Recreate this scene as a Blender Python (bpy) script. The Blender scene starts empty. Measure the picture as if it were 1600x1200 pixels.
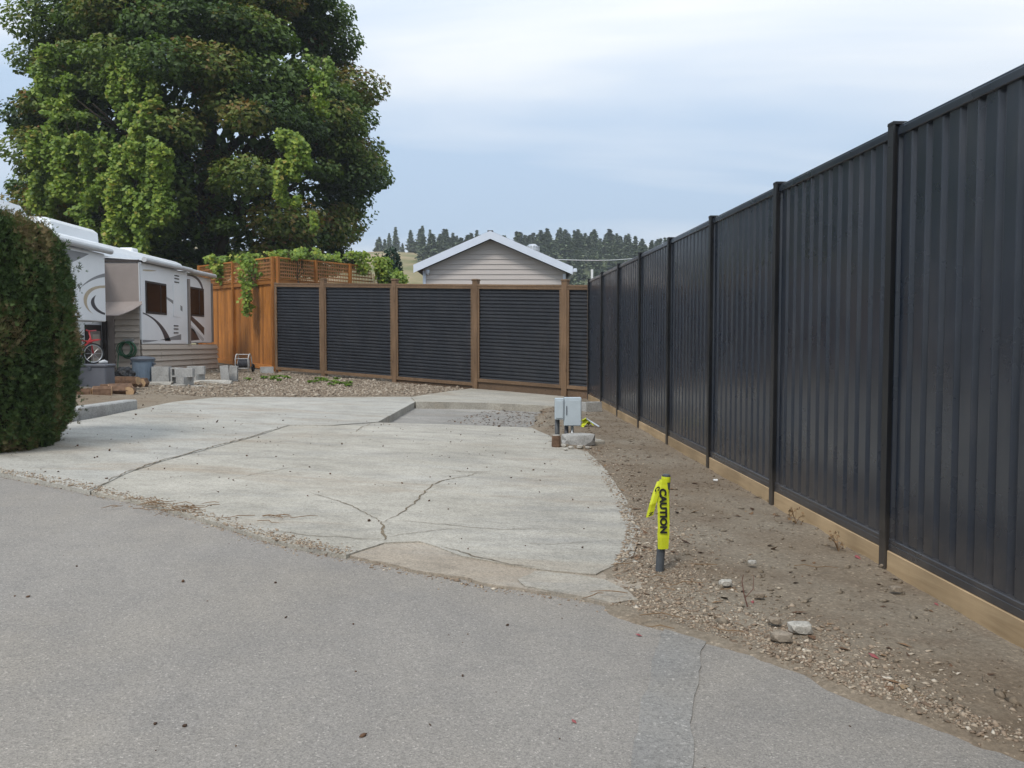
import bpy, bmesh, math, random
import numpy as np
from mathutils import Vector, Matrix, noise as mnoise

# ------------------------------------------------------------------ camera, sky, sun, exposure
scene = bpy.context.scene
C = scene.collection
EYE = 1.557
PITCH = math.atan(62/1300)
cam_d = bpy.data.cameras.new('camera')
cam = bpy.data.objects.new('camera', cam_d); C.objects.link(cam)
cam.location = (0, 0, EYE)
cam.rotation_euler = (math.pi/2 - PITCH, 0, 0)
cam_d.sensor_width = 36; cam_d.lens = 36*1300/1600
cam_d.clip_start = 0.05; cam_d.clip_end = 9000
scene.camera = cam

SUN_EL, SUN_AZ = math.radians(52), math.radians(205)     # azimuth clockwise from +y: behind the camera, to the left
w = bpy.data.worlds.new('World'); scene.world = w; w.use_nodes = True
nt = w.node_tree; N = nt.nodes; Lk = nt.links; N.clear()
def wn(t, **k):
    n = N.new(t)
    for a, b in k.items(): setattr(n, a, b)
    return n
def wmath(op, a, b=None):
    n = wn('ShaderNodeMath', operation=op)
    for i, v in enumerate((a, b)):
        if v is None: continue
        if isinstance(v, (int, float)): n.inputs[i].default_value = v
        else: Lk.new(v, n.inputs[i])
    return n.outputs[0]
sky = wn('ShaderNodeTexSky', sky_type='NISHITA', sun_disc=False, sun_elevation=SUN_EL, sun_rotation=SUN_AZ)
sky.air_density = 1.0; sky.dust_density = 2.0
tc = wn('ShaderNodeTexCoord'); sp = wn('ShaderNodeSeparateXYZ'); Lk.new(tc.outputs['Generated'], sp.inputs[0])
zc = wmath('MAXIMUM', sp.outputs[2], 0.0)
den = wmath('ADD', zc, 0.13)
cx = wn('ShaderNodeCombineXYZ')
Lk.new(wmath('DIVIDE', sp.outputs[0], den), cx.inputs[0]); Lk.new(wmath('DIVIDE', sp.outputs[1], den), cx.inputs[1])
mp = wn('ShaderNodeMapping'); mp.inputs['Scale'].default_value = (0.36, 1.0, 1); mp.inputs['Rotation'].default_value = (0, 0, 0.12)
mp.inputs['Location'].default_value = (3.1, 0.38, 0.0)
Lk.new(cx.outputs[0], mp.inputs[0])
n1 = wn('ShaderNodeTexNoise'); n1.inputs['Scale'].default_value = 1.0; n1.inputs['Detail'].default_value = 7; n1.inputs['Roughness'].default_value = 0.46
n1.inputs['Distortion'].default_value = 0.3
Lk.new(mp.outputs[0], n1.inputs['Vector'])
rmp = wn('ShaderNodeValToRGB'); Lk.new(n1.outputs[0], rmp.inputs[0])
e = rmp.color_ramp.elements
e[0].position = 0.41; e[0].color = (3.7, 4.75, 6.1, 1)
e[1].position = 0.61; e[1].color = (7.0, 7.15, 7.2, 1)
m_ = e.new(0.52); m_.color = (5.0, 5.7, 6.6, 1)
grad = wmath('MULTIPLY_ADD', zc, 0.85); grad.node.inputs[2].default_value = 0.83   # overcast sky brightens towards the zenith
sc_ = wn('ShaderNodeVectorMath', operation='SCALE'); Lk.new(rmp.outputs[0], sc_.inputs[0]); Lk.new(grad, sc_.inputs['Scale'])
mix = wn('ShaderNodeMix', data_type='RGBA'); mix.inputs[0].default_value = 0.90
Lk.new(sky.outputs[0], mix.inputs['A']); Lk.new(sc_.outputs[0], mix.inputs['B'])
bg = wn('ShaderNodeBackground'); bg.inputs[1].default_value = 0.10
Lk.new(mix.outputs['Result'], bg.inputs[0])
wo = wn('ShaderNodeOutputWorld'); Lk.new(bg.outputs[0], wo.inputs[0])

sun_d = bpy.data.lights.new('sun', 'SUN'); sun_d.energy = 1.5; sun_d.angle = math.radians(13); sun_d.color = (1, 0.965, 0.91)
sun = bpy.data.objects.new('sun', sun_d); C.objects.link(sun)
sv = Vector((math.sin(SUN_AZ)*math.cos(SUN_EL), math.cos(SUN_AZ)*math.cos(SUN_EL), math.sin(SUN_EL)))
sun.rotation_euler = sv.to_track_quat('Z', 'Y').to_euler(); sun.location = (0, -5, 30)
scene.view_settings.view_transform = 'Standard'; scene.view_settings.look = 'None'
scene.view_settings.exposure = 0.55; scene.view_settings.gamma = 1.0; scene.view_settings.use_curve_mapping = False

cy = scene.cycles
cy.max_bounces = 5; cy.diffuse_bounces = 3; cy.glossy_bounces = 2; cy.transmission_bounces = 2; cy.transparent_max_bounces = 4; cy.volume_bounces = 0

# ------------------------------------------------------------------ site survey helpers
def gz(x, y): return -0.045*(x - 2.6) + 0.008*(y - 5.6)       # the lot is one gently tilted plane
cp, spn = math.cos(PITCH), math.sin(PITCH)
def ray(px, py):
    u, v = (px - 800)/1300, (600 - py)/1300
    return Vector((u, cp + v*spn, -spn + v*cp))
def G(px, py, off=0.0):                                       # survey point on the lot plane
    d = ray(px, py); k = EYE - (gz(0, 0) + off)
    t = -k/(d.z + 0.045*d.x - 0.008*d.y)
    return Vector((d.x*t, d.y*t, EYE + d.z*t))
def P(px, py, y):                                             # survey point at distance y
    d = ray(px, py); t = y/d.y
    return Vector((d.x*t, y, EYE + d.z*t))
R = random.Random(11); rng = np.random.default_rng(5)

# ------------------------------------------------------------------ materials
class Mat:
    def __init__(s, name):
        s.m = bpy.data.materials.new(name); s.m.use_nodes = True
        s.t = s.m.node_tree; s.n = s.t.nodes; s.l = s.t.links
        s.b = s.n['Principled BSDF']; s.out = s.n['Material Output']; s._c = {}
    def node(s, t, **k):
        n = s.n.new(t)
        for a, b in k.items(): setattr(n, a, b)
        return n
    def set(s, sock, v):
        if isinstance(v, bpy.types.NodeSocket): s.l.new(v, sock)
        else: sock.default_value = v
    def coord(s, kind='pos'):
        if kind not in s._c:
            s._c[kind] = s.node('ShaderNodeNewGeometry').outputs['Position'] if kind == 'pos' else s.node('ShaderNodeTexCoord').outputs['Object']
        return s._c[kind]
    def map(s, v, scale=(1, 1, 1), loc=(0, 0, 0), rot=(0, 0, 0)):
        n = s.node('ShaderNodeMapping'); s.l.new(v, n.inputs[0])
        n.inputs['Scale'].default_value = scale; s.set(n.inputs['Location'], loc); n.inputs['Rotation'].default_value = rot
        return n.outputs[0]
    def noise(s, scale, det=4, rough=0.55, v=None, dist=0):
        n = s.node('ShaderNodeTexNoise'); s.l.new(v or s.coord(), n.inputs['Vector'])
        n.inputs['Scale'].default_value = scale; n.inputs['Detail'].default_value = det; n.inputs['Roughness'].default_value = rough; n.inputs['Distortion'].default_value = dist
        return n.outputs[0]
    def voro(s, scale, v=None, out='Color', feature='F1', rnd=1):
        n = s.node('ShaderNodeTexVoronoi', feature=feature); s.l.new(v or s.coord(), n.inputs['Vector'])
        n.inputs['Scale'].default_value = scale; n.inputs['Randomness'].default_value = rnd
        return n.outputs[out]
    def ramp(s, f, stops):
        n = s.node('ShaderNodeValToRGB'); s.l.new(f, n.inputs[0]); e = n.color_ramp.elements
        while len(e) < len(stops): e.new(0.5)
        for el, (p, c) in zip(e, stops):
            el.position = p; el.color = (c, c, c, 1) if isinstance(c, (int, float)) else (*c, 1)
        return n.outputs[0]
    def mix(s, f, a, b, blend='MIX'):
        n = s.node('ShaderNodeMix', data_type='RGBA', blend_type=blend)
        s.set(n.inputs[0], f)
        for k, v in (('A', a), ('B', b)):
            if isinstance(v, tuple): v = (*v[:3], 1)
            s.set(n.inputs[k], v)
        return n.outputs['Result']
    def math(s, op, a, b=0.0, c=0.0):
        n = s.node('ShaderNodeMath', operation=op)
        for i, v in enumerate((a, b, c)): s.set(n.inputs[i], v)
        return n.outputs[0]
    def attr(s, name='tint'):
        return s.node('ShaderNodeAttribute', attribute_name=name).outputs['Fac']
    def rnd(s): return s.node('ShaderNodeObjectInfo').outputs['Random']
    def bump(s, h, strength=0.3, dist=0.01, prev=None):
        n = s.node('ShaderNodeBump'); n.inputs['Strength'].default_value = strength; n.inputs['Distance'].default_value = dist
        s.l.new(h, n.inputs['Height'])
        if prev: s.l.new(prev, n.inputs['Normal'])
        s.l.new(n.outputs[0], s.b.inputs['Normal']); return n.outputs[0]
    def fin(s, col=None, rough=0.8, spec=0.3, metal=0.0, coat=0.0):
        if col is not None: s.set(s.b.inputs['Base Color'], (*col, 1) if isinstance(col, tuple) else col)
        s.set(s.b.inputs['Roughness'], rough); s.b.inputs['Specular IOR Level'].default_value = spec
        s.b.inputs['Metallic'].default_value = metal; s.b.inputs['Coat Weight'].default_value = coat
        return s.m
def plain(name, col, rough=0.6, spec=0.4, metal=0.0, var=0.12, scale=6, bump=0.05):
    m = Mat(name); f = m.noise(scale, 5, 0.6, m.coord('obj'))
    c = m.mix(m.ramp(f, [(0.3, 0.0), (0.7, 1.0)]), tuple(v*(1-var) for v in col), tuple(min(1, v*(1+var)) for v in col))
    m.bump(m.noise(scale*12, 3, 0.6, m.coord('obj')), bump, 0.01)
    return m.fin(c, rough, spec, metal)

def mat_asphalt(name, dark, light, patch=False):
    m = Mat(name); p = m.coord()
    big = m.noise(0.45, 5, 0.6); mid = m.noise(3.5, 5, 0.65)
    base = m.mix(m.ramp(big, [(0.3, 0.0), (0.72, 1.0)]), dark, light)
    base = m.mix(m.math('MULTIPLY', m.ramp(m.noise(0.7, 4, 0.6, m.map(p, loc=(7, 3, 0))), [(0.48, 0.0), (0.68, 1.0)]), 0.6), base, (0.275, 0.245, 0.205))   # dust
    base = m.mix(m.math('MULTIPLY', m.ramp(mid, [(0.3, 1.0), (0.6, 0.0)]), 0.18), base, (0.10, 0.10, 0.105))
    ag = m.voro(150 if not patch else 95); agv = m.node('ShaderNodeSeparateColor'); m.l.new(ag, agv.inputs[0])
    a1 = m.ramp(agv.outputs[0], [(0.0, 0.74), (0.3, 0.95), (0.75, 1.04), (0.95, 1.12), (0.99, 1.5)])
    base = m.mix(1.0, base, a1, 'MULTIPLY')
    a2 = m.voro(230); a2v = m.node('ShaderNodeSeparateColor'); m.l.new(a2, a2v.inputs[0])
    base = m.mix(1.0, base, m.ramp(a2v.outputs[1], [(0, 0.82), (0.5, 1.0), (1, 1.16)]), 'MULTIPLY')
    spots = m.ramp(m.voro(1.7, out='Distance'), [(0.0, 1.0), (0.035, 0.8), (0.06, 0.0)])
    base = m.mix(m.math('MULTIPLY', spots, m.math('MULTIPLY', m.ramp(m.noise(2.1, 2), [(0.5, 0), (0.6, 1)]), 0.45)), base, (0.11, 0.10, 0.095))
    b = m.bump(m.voro(150 if not patch else 95, out='Distance'), 0.4, 0.003)
    m.bump(m.noise(35, 5, 0.7), 0.35, 0.006, b)
    return m.fin(base, 0.88, 0.3)
M_asphalt = mat_asphalt('asphalt_old', (0.222, 0.202, 0.178), (0.270, 0.247, 0.218))
M_asphalt2 = mat_asphalt('asphalt_patch', (0.20, 0.191, 0.176), (0.252, 0.238, 0.216), True)

def mat_concrete(name, a, b, stain=0.5, sc=1.0):
    m = Mat(name); p = m.coord()
    base = m.mix(m.ramp(m.noise(0.8*sc, 6, 0.62), [(0.33, 0.0), (0.68, 1.0)]), a, b)
    st = m.ramp(m.noise(0.55, 5, 0.6, m.map(p, (0.55, 1.5, 1), (3, 9, 0)), 0.6), [(0.52, 0.0), (0.72, 1.0)])
    base = m.mix(m.math('MULTIPLY', st, stain), base, (0.27, 0.205, 0.14))
    gr = m.ramp(m.noise(1.1, 6, 0.65, m.map(p, (0.5, 2.2, 1), (13, 2, 0))), [(0.5, 0.0), (0.7, 1.0)])
    base = m.mix(m.math('MULTIPLY', gr, 0.5), base, (0.235, 0.23, 0.215))
    wht = m.ramp(m.noise(0.9, 6, 0.6, m.map(p, (0.35, 1.3, 1), (31, 5, 0))), [(0.55, 0.0), (0.75, 1.0)])
    base = m.mix(m.math('MULTIPLY', wht, 0.5), base, (0.45, 0.43, 0.385))
    base = m.mix(1.0, base, m.ramp(m.noise(28, 6, 0.75), [(0.25, 0.74), (0.5, 1.0), (0.75, 1.16)]), 'MULTIPLY')
    base = m.mix(1.0, base, m.ramp(m.noise(3.2, 7, 0.7, m.map(p, (.8, 1.3, 1), (5, 1, 0))), [(0.28, 0.78), (0.5, 1.0), (0.72, 1.12)]), 'MULTIPLY')
    v = m.node('ShaderNodeSeparateColor'); m.l.new(m.voro(120), v.inputs[0])
    base = m.mix(1.0, base, m.ramp(v.outputs[0], [(0, 0.72), (0.3, 0.97), (0.8, 1.03), (1, 1.22)]), 'MULTIPLY')
    bb = m.bump(m.noise(60, 6, 0.7), 0.4, 0.006); m.bump(m.noise(6, 5, 0.6), 0.3, 0.02, bb)
    return m.fin(base, 0.86, 0.3)
M_conc = mat_concrete('concrete_main', (0.32, 0.294, 0.244), (0.42, 0.39, 0.332), 0.7)
M_conc_new = mat_concrete('concrete_left', (0.335, 0.315, 0.272), (0.41, 0.392, 0.35), 0.65)
M_conc_grey = mat_concrete('concrete_block_grey', (0.30, 0.295, 0.28), (0.40, 0.395, 0.38), 0.15, 4)

def mat_soil():
    m = Mat('soil')
    base = m.mix(m.ramp(m.noise(1.1, 6, 0.65), [(0.3, 0.0), (0.7, 1.0)]), (0.165, 0.125, 0.086), (0.235, 0.192, 0.142))
    base = m.mix(m.math('MULTIPLY', m.ramp(m.noise(0.5, 4, 0.6, m.map(m.coord(), loc=(4, 8, 0))), [(0.45, 0), (0.65, 1)]), 0.7), base, (0.25, 0.216, 0.168))
    base = m.mix(m.math('MULTIPLY', m.ramp(m.noise(2.3, 5, 0.65, m.map(m.coord(), loc=(1, 5, 0))), [(0.5, 0), (0.68, 1)]), 0.45), base, (0.15, 0.11, 0.078))
    base = m.mix(1.0, base, m.ramp(m.noise(30, 6, 0.75), [(0.25, 0.72), (0.5, 1.0), (0.75, 1.22)]), 'MULTIPLY')
    v = m.node('ShaderNodeSeparateColor'); m.l.new(m.voro(75), v.inputs[0])
    base = m.mix(1.0, base, m.ramp(v.outputs[0], [(0, 0.82), (0.6, 1.0), (0.95, 1.1), (0.99, 1.5)]), 'MULTIPLY')
    b = m.bump(m.noise(22, 8, 0.7), 0.6, 0.02); m.bump(m.voro(75, out='Distance'), 0.25, 0.006, b)
    return m.fin(base, 0.95, 0.15)
M_soil = mat_soil()
m = Mat('meadow'); gxyz = m.node('ShaderNodeSeparateXYZ'); m.l.new(m.coord(), gxyz.inputs[0])
wood = m.ramp(m.math('ADD', m.math('MULTIPLY', gxyz.outputs[0], 0.02), m.math('ADD', m.noise(0.03, 4, .6), 0.15)), [(0.25, 0.0), (0.55, 1.0)])   # woodland floor to the east, dry grass to the west
M_meadow = m.fin(m.mix(wood, m.mix(m.ramp(m.noise(0.06, 5, 0.6), [(0.38, 0.0), (0.6, 1.0)]), (0.135, 0.14, 0.055), (0.31, 0.24, 0.145)), (0.075, 0.088, 0.042)), 0.95, 0.1)
m = Mat('crack_soil'); M_crack = m.fin(m.mix(m.ramp(m.noise(14, 5, 0.7), [(0.35, 0.0), (0.65, 1.0)]), (0.11, 0.088, 0.062), (0.23, 0.185, 0.13)), 0.95, 0.1)

def mat_tint(name, stops, rough=0.6, spec=0.3, transl=0.0, var=True):
    m = Mat(name); c = m.ramp(m.attr(), stops)
    m.fin(c, rough, spec)
    if transl:
        t = m.node('ShaderNodeBsdfTranslucent'); m.l.new(m.mix(1.0, c, (1.0, 1.15, 0.55), 'MULTIPLY'), t.inputs[0])
        x = m.node('ShaderNodeMixShader'); x.inputs[0].default_value = transl
        m.l.new(m.b.outputs[0], x.inputs[1]); m.l.new(t.outputs[0], x.inputs[2]); m.l.new(x.outputs[0], m.out.inputs[0])
    return m.m
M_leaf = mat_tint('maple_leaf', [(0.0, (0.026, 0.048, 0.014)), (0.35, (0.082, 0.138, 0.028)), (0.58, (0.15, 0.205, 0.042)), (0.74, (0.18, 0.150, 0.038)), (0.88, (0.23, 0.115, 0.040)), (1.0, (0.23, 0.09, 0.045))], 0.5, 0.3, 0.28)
M_vine = mat_tint('vine_leaf', [(0.0, (0.065, 0.12, 0.020)), (0.5, (0.17, 0.26, 0.036)), (0.85, (0.31, 0.37, 0.05)), (1.0, (0.34, 0.27, 0.06))], 0.5, 0.35, 0.3)
M_thuja = mat_tint('thuja_spray', [(0.0, (0.028, 0.045, 0.018)), (0.35, (0.060, 0.100, 0.032)), (0.60, (0.095, 0.138, 0.042)), (0.70, (0.135, 0.118, 0.052)), (0.86, (0.165, 0.128, 0.062)), (1.0, (0.235, 0.178, 0.095))], 0.7, 0.2, 0.12)
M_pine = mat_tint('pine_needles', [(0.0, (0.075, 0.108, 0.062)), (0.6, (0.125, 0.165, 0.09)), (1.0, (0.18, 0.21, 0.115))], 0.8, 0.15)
M_spruce = mat_tint('spruce_needles', [(0.0, (0.018, 0.04, 0.030)), (1.0, (0.05, 0.09, 0.06))], 0.7, 0.2)
M_stone = mat_tint('stone_chips', [(0.0, (0.15, 0.105, 0.072)), (0.35, (0.26, 0.192, 0.135)), (0.7, (0.38, 0.31, 0.23)), (1.0, (0.56, 0.50, 0.41))], 0.9, 0.2)
M_grav = mat_tint('gravel_grains', [(0.0, (0.15, 0.112, 0.08)), (0.5, (0.26, 0.208, 0.155)), (1.0, (0.44, 0.385, 0.31))], 0.9, 0.2)
M_litter = mat_tint('litter', [(0.0, (0.045, 0.030, 0.022)), (0.5, (0.13, 0.075, 0.045)), (0.85, (0.24, 0.15, 0.08)), (1.0, (0.33, 0.25, 0.15))], 0.85, 0.15)
m = Mat('bark'); M_bark = m.fin(m.mix(m.noise(5, 6, 0.7, m.map(m.coord(), (3, 3, 0.6))), (0.03, 0.025, 0.02), (0.10, 0.08, 0.06)), 0.9, 0.15); 

def mat_wood(name, a, b, axis=2, rnd=0.35, knots=True, rough=0.65):
    m = Mat(name); v = m.coord('obj'); r = m.rnd()
    off = m.node('ShaderNodeCombineXYZ')
    for i in range(3): m.l.new(m.math('MULTIPLY', r, 37.0*(i+1)), off.inputs[i])
    s = [14, 14, 14]; s[axis] = 0.9
    g = m.noise(1.6, 6, 0.62, m.map(v, tuple(s), off.outputs[0]), 0.7)
    c = m.mix(m.ramp(g, [(0.3, 0.0), (0.7, 1.0)]), a, b)
    bl = m.noise(1.3, 4, 0.6, m.map(v, (1, 1, 1), off.outputs[0]))
    c = m.mix(1.0, c, m.ramp(bl, [(0.3, 0.78), (0.7, 1.18)]), 'MULTIPLY')
    c = m.mix(1.0, c, m.ramp(r, [(0.0, 1-rnd), (1.0, 1+rnd*0.6)]), 'MULTIPLY')
    if knots:
        s2 = [5, 5, 5]; s2[axis] = 2.2
        k = m.ramp(m.voro(1.1, m.map(v, tuple(s2), off.outputs[0]), 'Distance'), [(0.0, 1.0), (0.07, 0.8), (0.13, 0.0)])
        c = m.mix(m.math('MULTIPLY', k, 0.7), c, tuple(x*0.3 for x in a))
    m.bump(g, 0.35, 0.004)
    return m.fin(c, rough, 0.3)
M_cedar = mat_wood('cedar_stained', (0.32, 0.115, 0.024), (0.50, 0.205, 0.045))
M_cedar_h = mat_wood('cedar_stained_rail', (0.32, 0.118, 0.026), (0.47, 0.195, 0.045), 1)
M_lattice = mat_wood('cedar_lattice', (0.36, 0.155, 0.055), (0.48, 0.225, 0.085), 1, knots=False)
M_brown = mat_wood('treated_post', (0.125, 0.076, 0.042), (0.195, 0.122, 0.07), 2, 0.2)
M_brown_h = mat_wood('treated_rail', (0.13, 0.08, 0.045), (0.205, 0.13, 0.075), 1, 0.25)
M_dkboard = mat_wood('treated_kickboard', (0.10, 0.065, 0.042), (0.16, 0.105, 0.066), 1, 0.2)
M_kick = mat_wood('pale_kickboard', (0.36, 0.25, 0.14), (0.47, 0.34, 0.20), 1, 0.22)

def mat_black(name, col, rough, coat=0.0):
    m = Mat(name); m.b.inputs['Coat Roughness'].default_value = 0.14
    c = m.mix(m.ramp(m.noise(1.7, 5, 0.6), [(0.35, 0.0), (0.7, 1.0)]), tuple(x*0.88 for x in col), tuple(x*1.14 for x in col))
    dust = m.ramp(m.noise(3.0, 6, 0.7, m.map(m.coord(), (1, 1, 0.35))), [(0.45, 0.0), (0.8, 1.0)])
    c = m.mix(m.math('MULTIPLY', dust, 0.10), c, (0.20, 0.18, 0.16))
    pz = m.node('ShaderNodeSeparateXYZ'); m.l.new(m.coord(), pz.inputs[0])
    spl = m.ramp(m.math('ADD', pz.outputs[2], m.math('MULTIPLY', m.noise(5, 6, .7), .7)), [(.45, .30), (.85, 0.0)])       # soil splashed up by rain
    c = m.mix(spl, c, (0.17, 0.14, 0.11))
    b = m.bump(m.noise(1.4, 2, 0.5), 0.12, 0.03); m.bump(m.noise(140, 3, 0.6), 0.06, 0.002, b)
    return m.fin(c, m.ramp(m.noise(2.3, 5, 0.6), [(0.3, rough-0.05), (0.7, rough+0.1)]), 0.5, 0.0, coat)
M_panel = mat_black('black_coated_sheet', (0.0125, 0.0180, 0.0290), 0.28, 0.30)
M_post = mat_black('black_coated_post', (0.007, 0.008, 0.010), 0.40)
M_corr = mat_black('black_corrugated', (0.0125, 0.0145, 0.020), 0.45)

# ------------------------------------------------------------------ mesh helpers
def np_mesh(name, V, F, tint=None, smooth=False):
    """V (n,3) float, F (m,k) int faces of one size"""
    me = bpy.data.meshes.new(name); V = np.asarray(V, np.float32); F = np.asarray(F, np.int32)
    me.vertices.add(len(V)); me.vertices.foreach_set('co', V.ravel())
    k = F.shape[1]; me.loops.add(F.size); me.loops.foreach_set('vertex_index', F.ravel())
    me.polygons.add(len(F)); me.polygons.foreach_set('loop_start', np.arange(0, F.size, k, dtype=np.int32))
    if smooth: me.polygons.foreach_set('use_smooth', np.ones(len(F), bool))
    me.update(calc_edges=True)
    if tint is not None:
        a = me.attributes.new('tint', 'FLOAT', 'POINT'); a.data.foreach_set('value', np.asarray(tint, np.float32))
    return me
class MB:
    """collects shapes and links them as ONE mesh object"""
    def __init__(s): s.v = []; s.f = []
    def add(s, v, f):
        o = len(s.v); s.v += [Vector(p) for p in v]; s.f += [tuple(i + o for i in q) for q in f]; return s
    def box(s, c, size, bev=0.0, rot=None):
        c = Vector(c); h = Vector(size)*0.5; b = min(bev, min(h)*0.9)
        if b <= 0:
            v = [Vector((sx*h.x, sy*h.y, sz*h.z)) for sz in (-1, 1) for sy in (-1, 1) for sx in (-1, 1)]
            f = [(0, 2, 3, 1), (4, 5, 7, 6), (0, 1, 5, 4), (2, 6, 7, 3), (0, 4, 6, 2), (1, 3, 7, 5)]
        else:
            bm = bmesh.new(); bmesh.ops.create_cube(bm, size=1)
            for q in bm.verts: q.co = Vector((q.co.x*2*h.x, q.co.y*2*h.y, q.co.z*2*h.z))
            bmesh.ops.bevel(bm, geom=bm.edges[:], offset=b, segments=1, affect='EDGES')
            bm.verts.index_update(); v = [q.co.copy() for q in bm.verts]; f = [tuple(q.index for q in p.verts) for p in bm.faces]; bm.free()
        if rot is not None: v = [rot @ q for q in v]
        return s.add([q + c for q in v], f)
    def prism(s, poly, a, b):
        """poly: list of 3D points; extruded from +a to +b offset vectors"""
        n = len(poly); A = [Vector(p) + Vector(a) for p in poly]; B = [Vector(p) + Vector(b) for p in poly]
        f = [tuple(range(n))[::-1], tuple(range(n, 2*n))] + [(i, (i+1) % n, n + (i+1) % n, n + i) for i in range(n)]
        return s.add(A + B, f)
    def tube(s, pts, rad, n=8, cap=True):
        pts = [Vector(p) for p in pts]; rad = [rad]*len(pts) if isinstance(rad, (int, float)) else rad
        v = []; f = []; up = None
        for i, p in enumerate(pts):
            t = (pts[min(i+1, len(pts)-1)] - pts[max(i-1, 0)]).normalized()
            if up is None: up = Vector((0, 0, 1)) if abs(t.z) < 0.9 else Vector((1, 0, 0))
            a = t.cross(up).normalized(); bq = a.cross(t).normalized(); up = bq
            for k in range(n):
                q = 2*math.pi*k/n; v.append(p + (a*math.cos(q) + bq*math.sin(q))*rad[i])
        for i in range(len(pts)-1):
            for k in range(n): f.append((i*n+k, i*n+(k+1) % n, (i+1)*n+(k+1) % n, (i+1)*n+k))
        if cap: f += [tuple(range(n))[::-1], tuple(range((len(pts)-1)*n, len(pts)*n))]
        return s.add(v, f)
    def lathe(s, prof, c=(0, 0, 0), n=20):
        c = Vector(c); v = []; f = []
        for r, z in prof:
            for k in range(n): q = 2*math.pi*k/n; v.append(c + Vector((r*math.cos(q), r*math.sin(q), z)))
        for i in range(len(prof)-1):
            for k in range(n): f.append((i*n+k, i*n+(k+1) % n, (i+1)*n+(k+1) % n, (i+1)*n+k))
        f += [tuple(range(n))[::-1], tuple(range((len(prof)-1)*n, len(prof)*n))]
        return s.add(v, f)
    def torus(s, c, R_, r, ax, n=20, k=6, a0=0, a1=2*math.pi):
        q = Vector(ax).to_track_quat('Z', 'Y'); full = abs(a1-a0-2*math.pi) < 1e-4
        pts = [Vector(c) + q @ Vector((R_*math.cos(a0+(a1-a0)*i/n), R_*math.sin(a0+(a1-a0)*i/n), 0)) for i in range(n+1)]
        return s.tube(pts, r, k, cap=not full)
    def mesh(s, name, off=Vector((0, 0, 0)), smooth=False):
        me = bpy.data.meshes.new(name); me.from_pydata([tuple(p - off) for p in s.v], [], s.f); me.validate()
        bm = bmesh.new(); bm.from_mesh(me); bmesh.ops.recalc_face_normals(bm, faces=bm.faces[:]); bm.to_mesh(me); bm.free()
        if smooth:
            for p in me.polygons: p.use_smooth = True
        return me
def wloc(o):
    return wloc(o.parent) + o.location if o.parent else o.location.copy()
def link(name, me, mat, parent=None, loc=None, rot=None):
    o = bpy.data.objects.new(name, me); C.objects.link(o)
    if mat is not None and me is not None and not me.materials: me.materials.append(mat)
    if parent: o.parent = parent
    if loc is not None: o.location = Vector(loc)
    if rot is not None: o.rotation_euler = rot
    return o
def part(name, mb, mat, parent, smooth=False):
    """shapes given in world coordinates, under an unrotated parent"""
    return link(name, mb.mesh(name, wloc(parent), smooth), mat, parent)
def tag(o, label, cat, group=None):
    o['label'] = label; o['category'] = cat
    if group: o['group'] = group
    return o
def thing(name, label, cat, loc, group=None):
    o = bpy.data.objects.new(name, None); C.objects.link(o); o.location = Vector(loc); o.empty_display_size = 0.2
    return tag(o, label, cat, group)
def solo(name, mb, mat, label, cat, loc, group=None, smooth=False):
    loc = Vector(loc)
    return tag(link(name, mb.mesh(name, loc, smooth), mat, None, loc), label, cat, group)
def struct(name, me, mat, kind='structure'):
    o = link(name, me, mat); o['kind'] = kind; return o
def jag(pts, step=0.12, amp=0.03, closed=True, seed=0):
    """densify a polyline and roughen it"""
    out = []; n = len(pts)
    for i in range(n if closed else n-1):
        a, b = Vector(pts[i]), Vector(pts[(i+1) % n]); L = (b-a).length; k = max(1, int(L/step))
        if L > 30: out.append(a); continue
        for j in range(k):
            p = a.lerp(b, j/k)
            d = Vector((mnoise.noise((p.x*4+seed, p.y*4, 1.3)) + .6*mnoise.noise((p.x*13, p.y*13+seed, 4)), mnoise.noise((p.x*4, p.y*4+seed, 7.3)) + .6*mnoise.noise((p.x*13+seed, p.y*13, 9)), 0))*amp
            out.append(p + d)
    if not closed: out.append(Vector(pts[-1]))
    return out
def sheet(name, pts, off, thick, mat, parent=None, amp=0.02, step=0.1, seed=0, jagged=True):
    ps = jag(pts, step, amp, True, seed) if jagged else [Vector(p) for p in pts]
    top = [Vector((p.x, p.y, gz(p.x, p.y) + off)) for p in ps]
    mb = MB().prism(top, (0, 0, -thick), (0, 0, 0))
    return link(name, mb.mesh(name), mat, parent)

# ------------------------------------------------------------------ ground: far terrain with hills
def crest(x): return 31 - 0.05*np.clip(x, -400, 300)
def terrain_z(x, y):
    lot = -0.045*(np.clip(x, -16, 5) - 2.6) + 0.008*(np.clip(y, -4, 45) - 5.6) - 0.28
    t = np.clip((y - 110)/190, 0, 1); t = t*t*(3-2*t)
    hill = t*(crest(x) + 2.2*np.sin(x*0.035+1) + 1.5*np.sin(x*0.09+y*0.02))
    back = np.clip((y-340)/300, 0, 1)
    return lot*(1-t) + hill*(1-0.35*back)
xs = np.concatenate([np.linspace(-1500, -420, 8), np.linspace(-400, -24, 48), np.linspace(-20, 10, 16), np.linspace(14, 400, 48), np.linspace(420, 1500, 8)])
ys = np.concatenate([np.linspace(-1500, -60, 8), np.linspace(-40, 46, 20), np.linspace(52, 420, 90), np.linspace(450, 1600, 10)])
X, Y = np.meshgrid(xs, ys); Z = terrain_z(X, Y)
ni, nj = X.shape
def grid_faces(ni, nj):
    i, j = np.meshgrid(np.arange(ni-1), np.arange(nj-1), indexing='ij'); a = (i*nj + j).ravel()
    return np.stack([a, a+1, a+nj+1, a+nj], 1)
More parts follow.
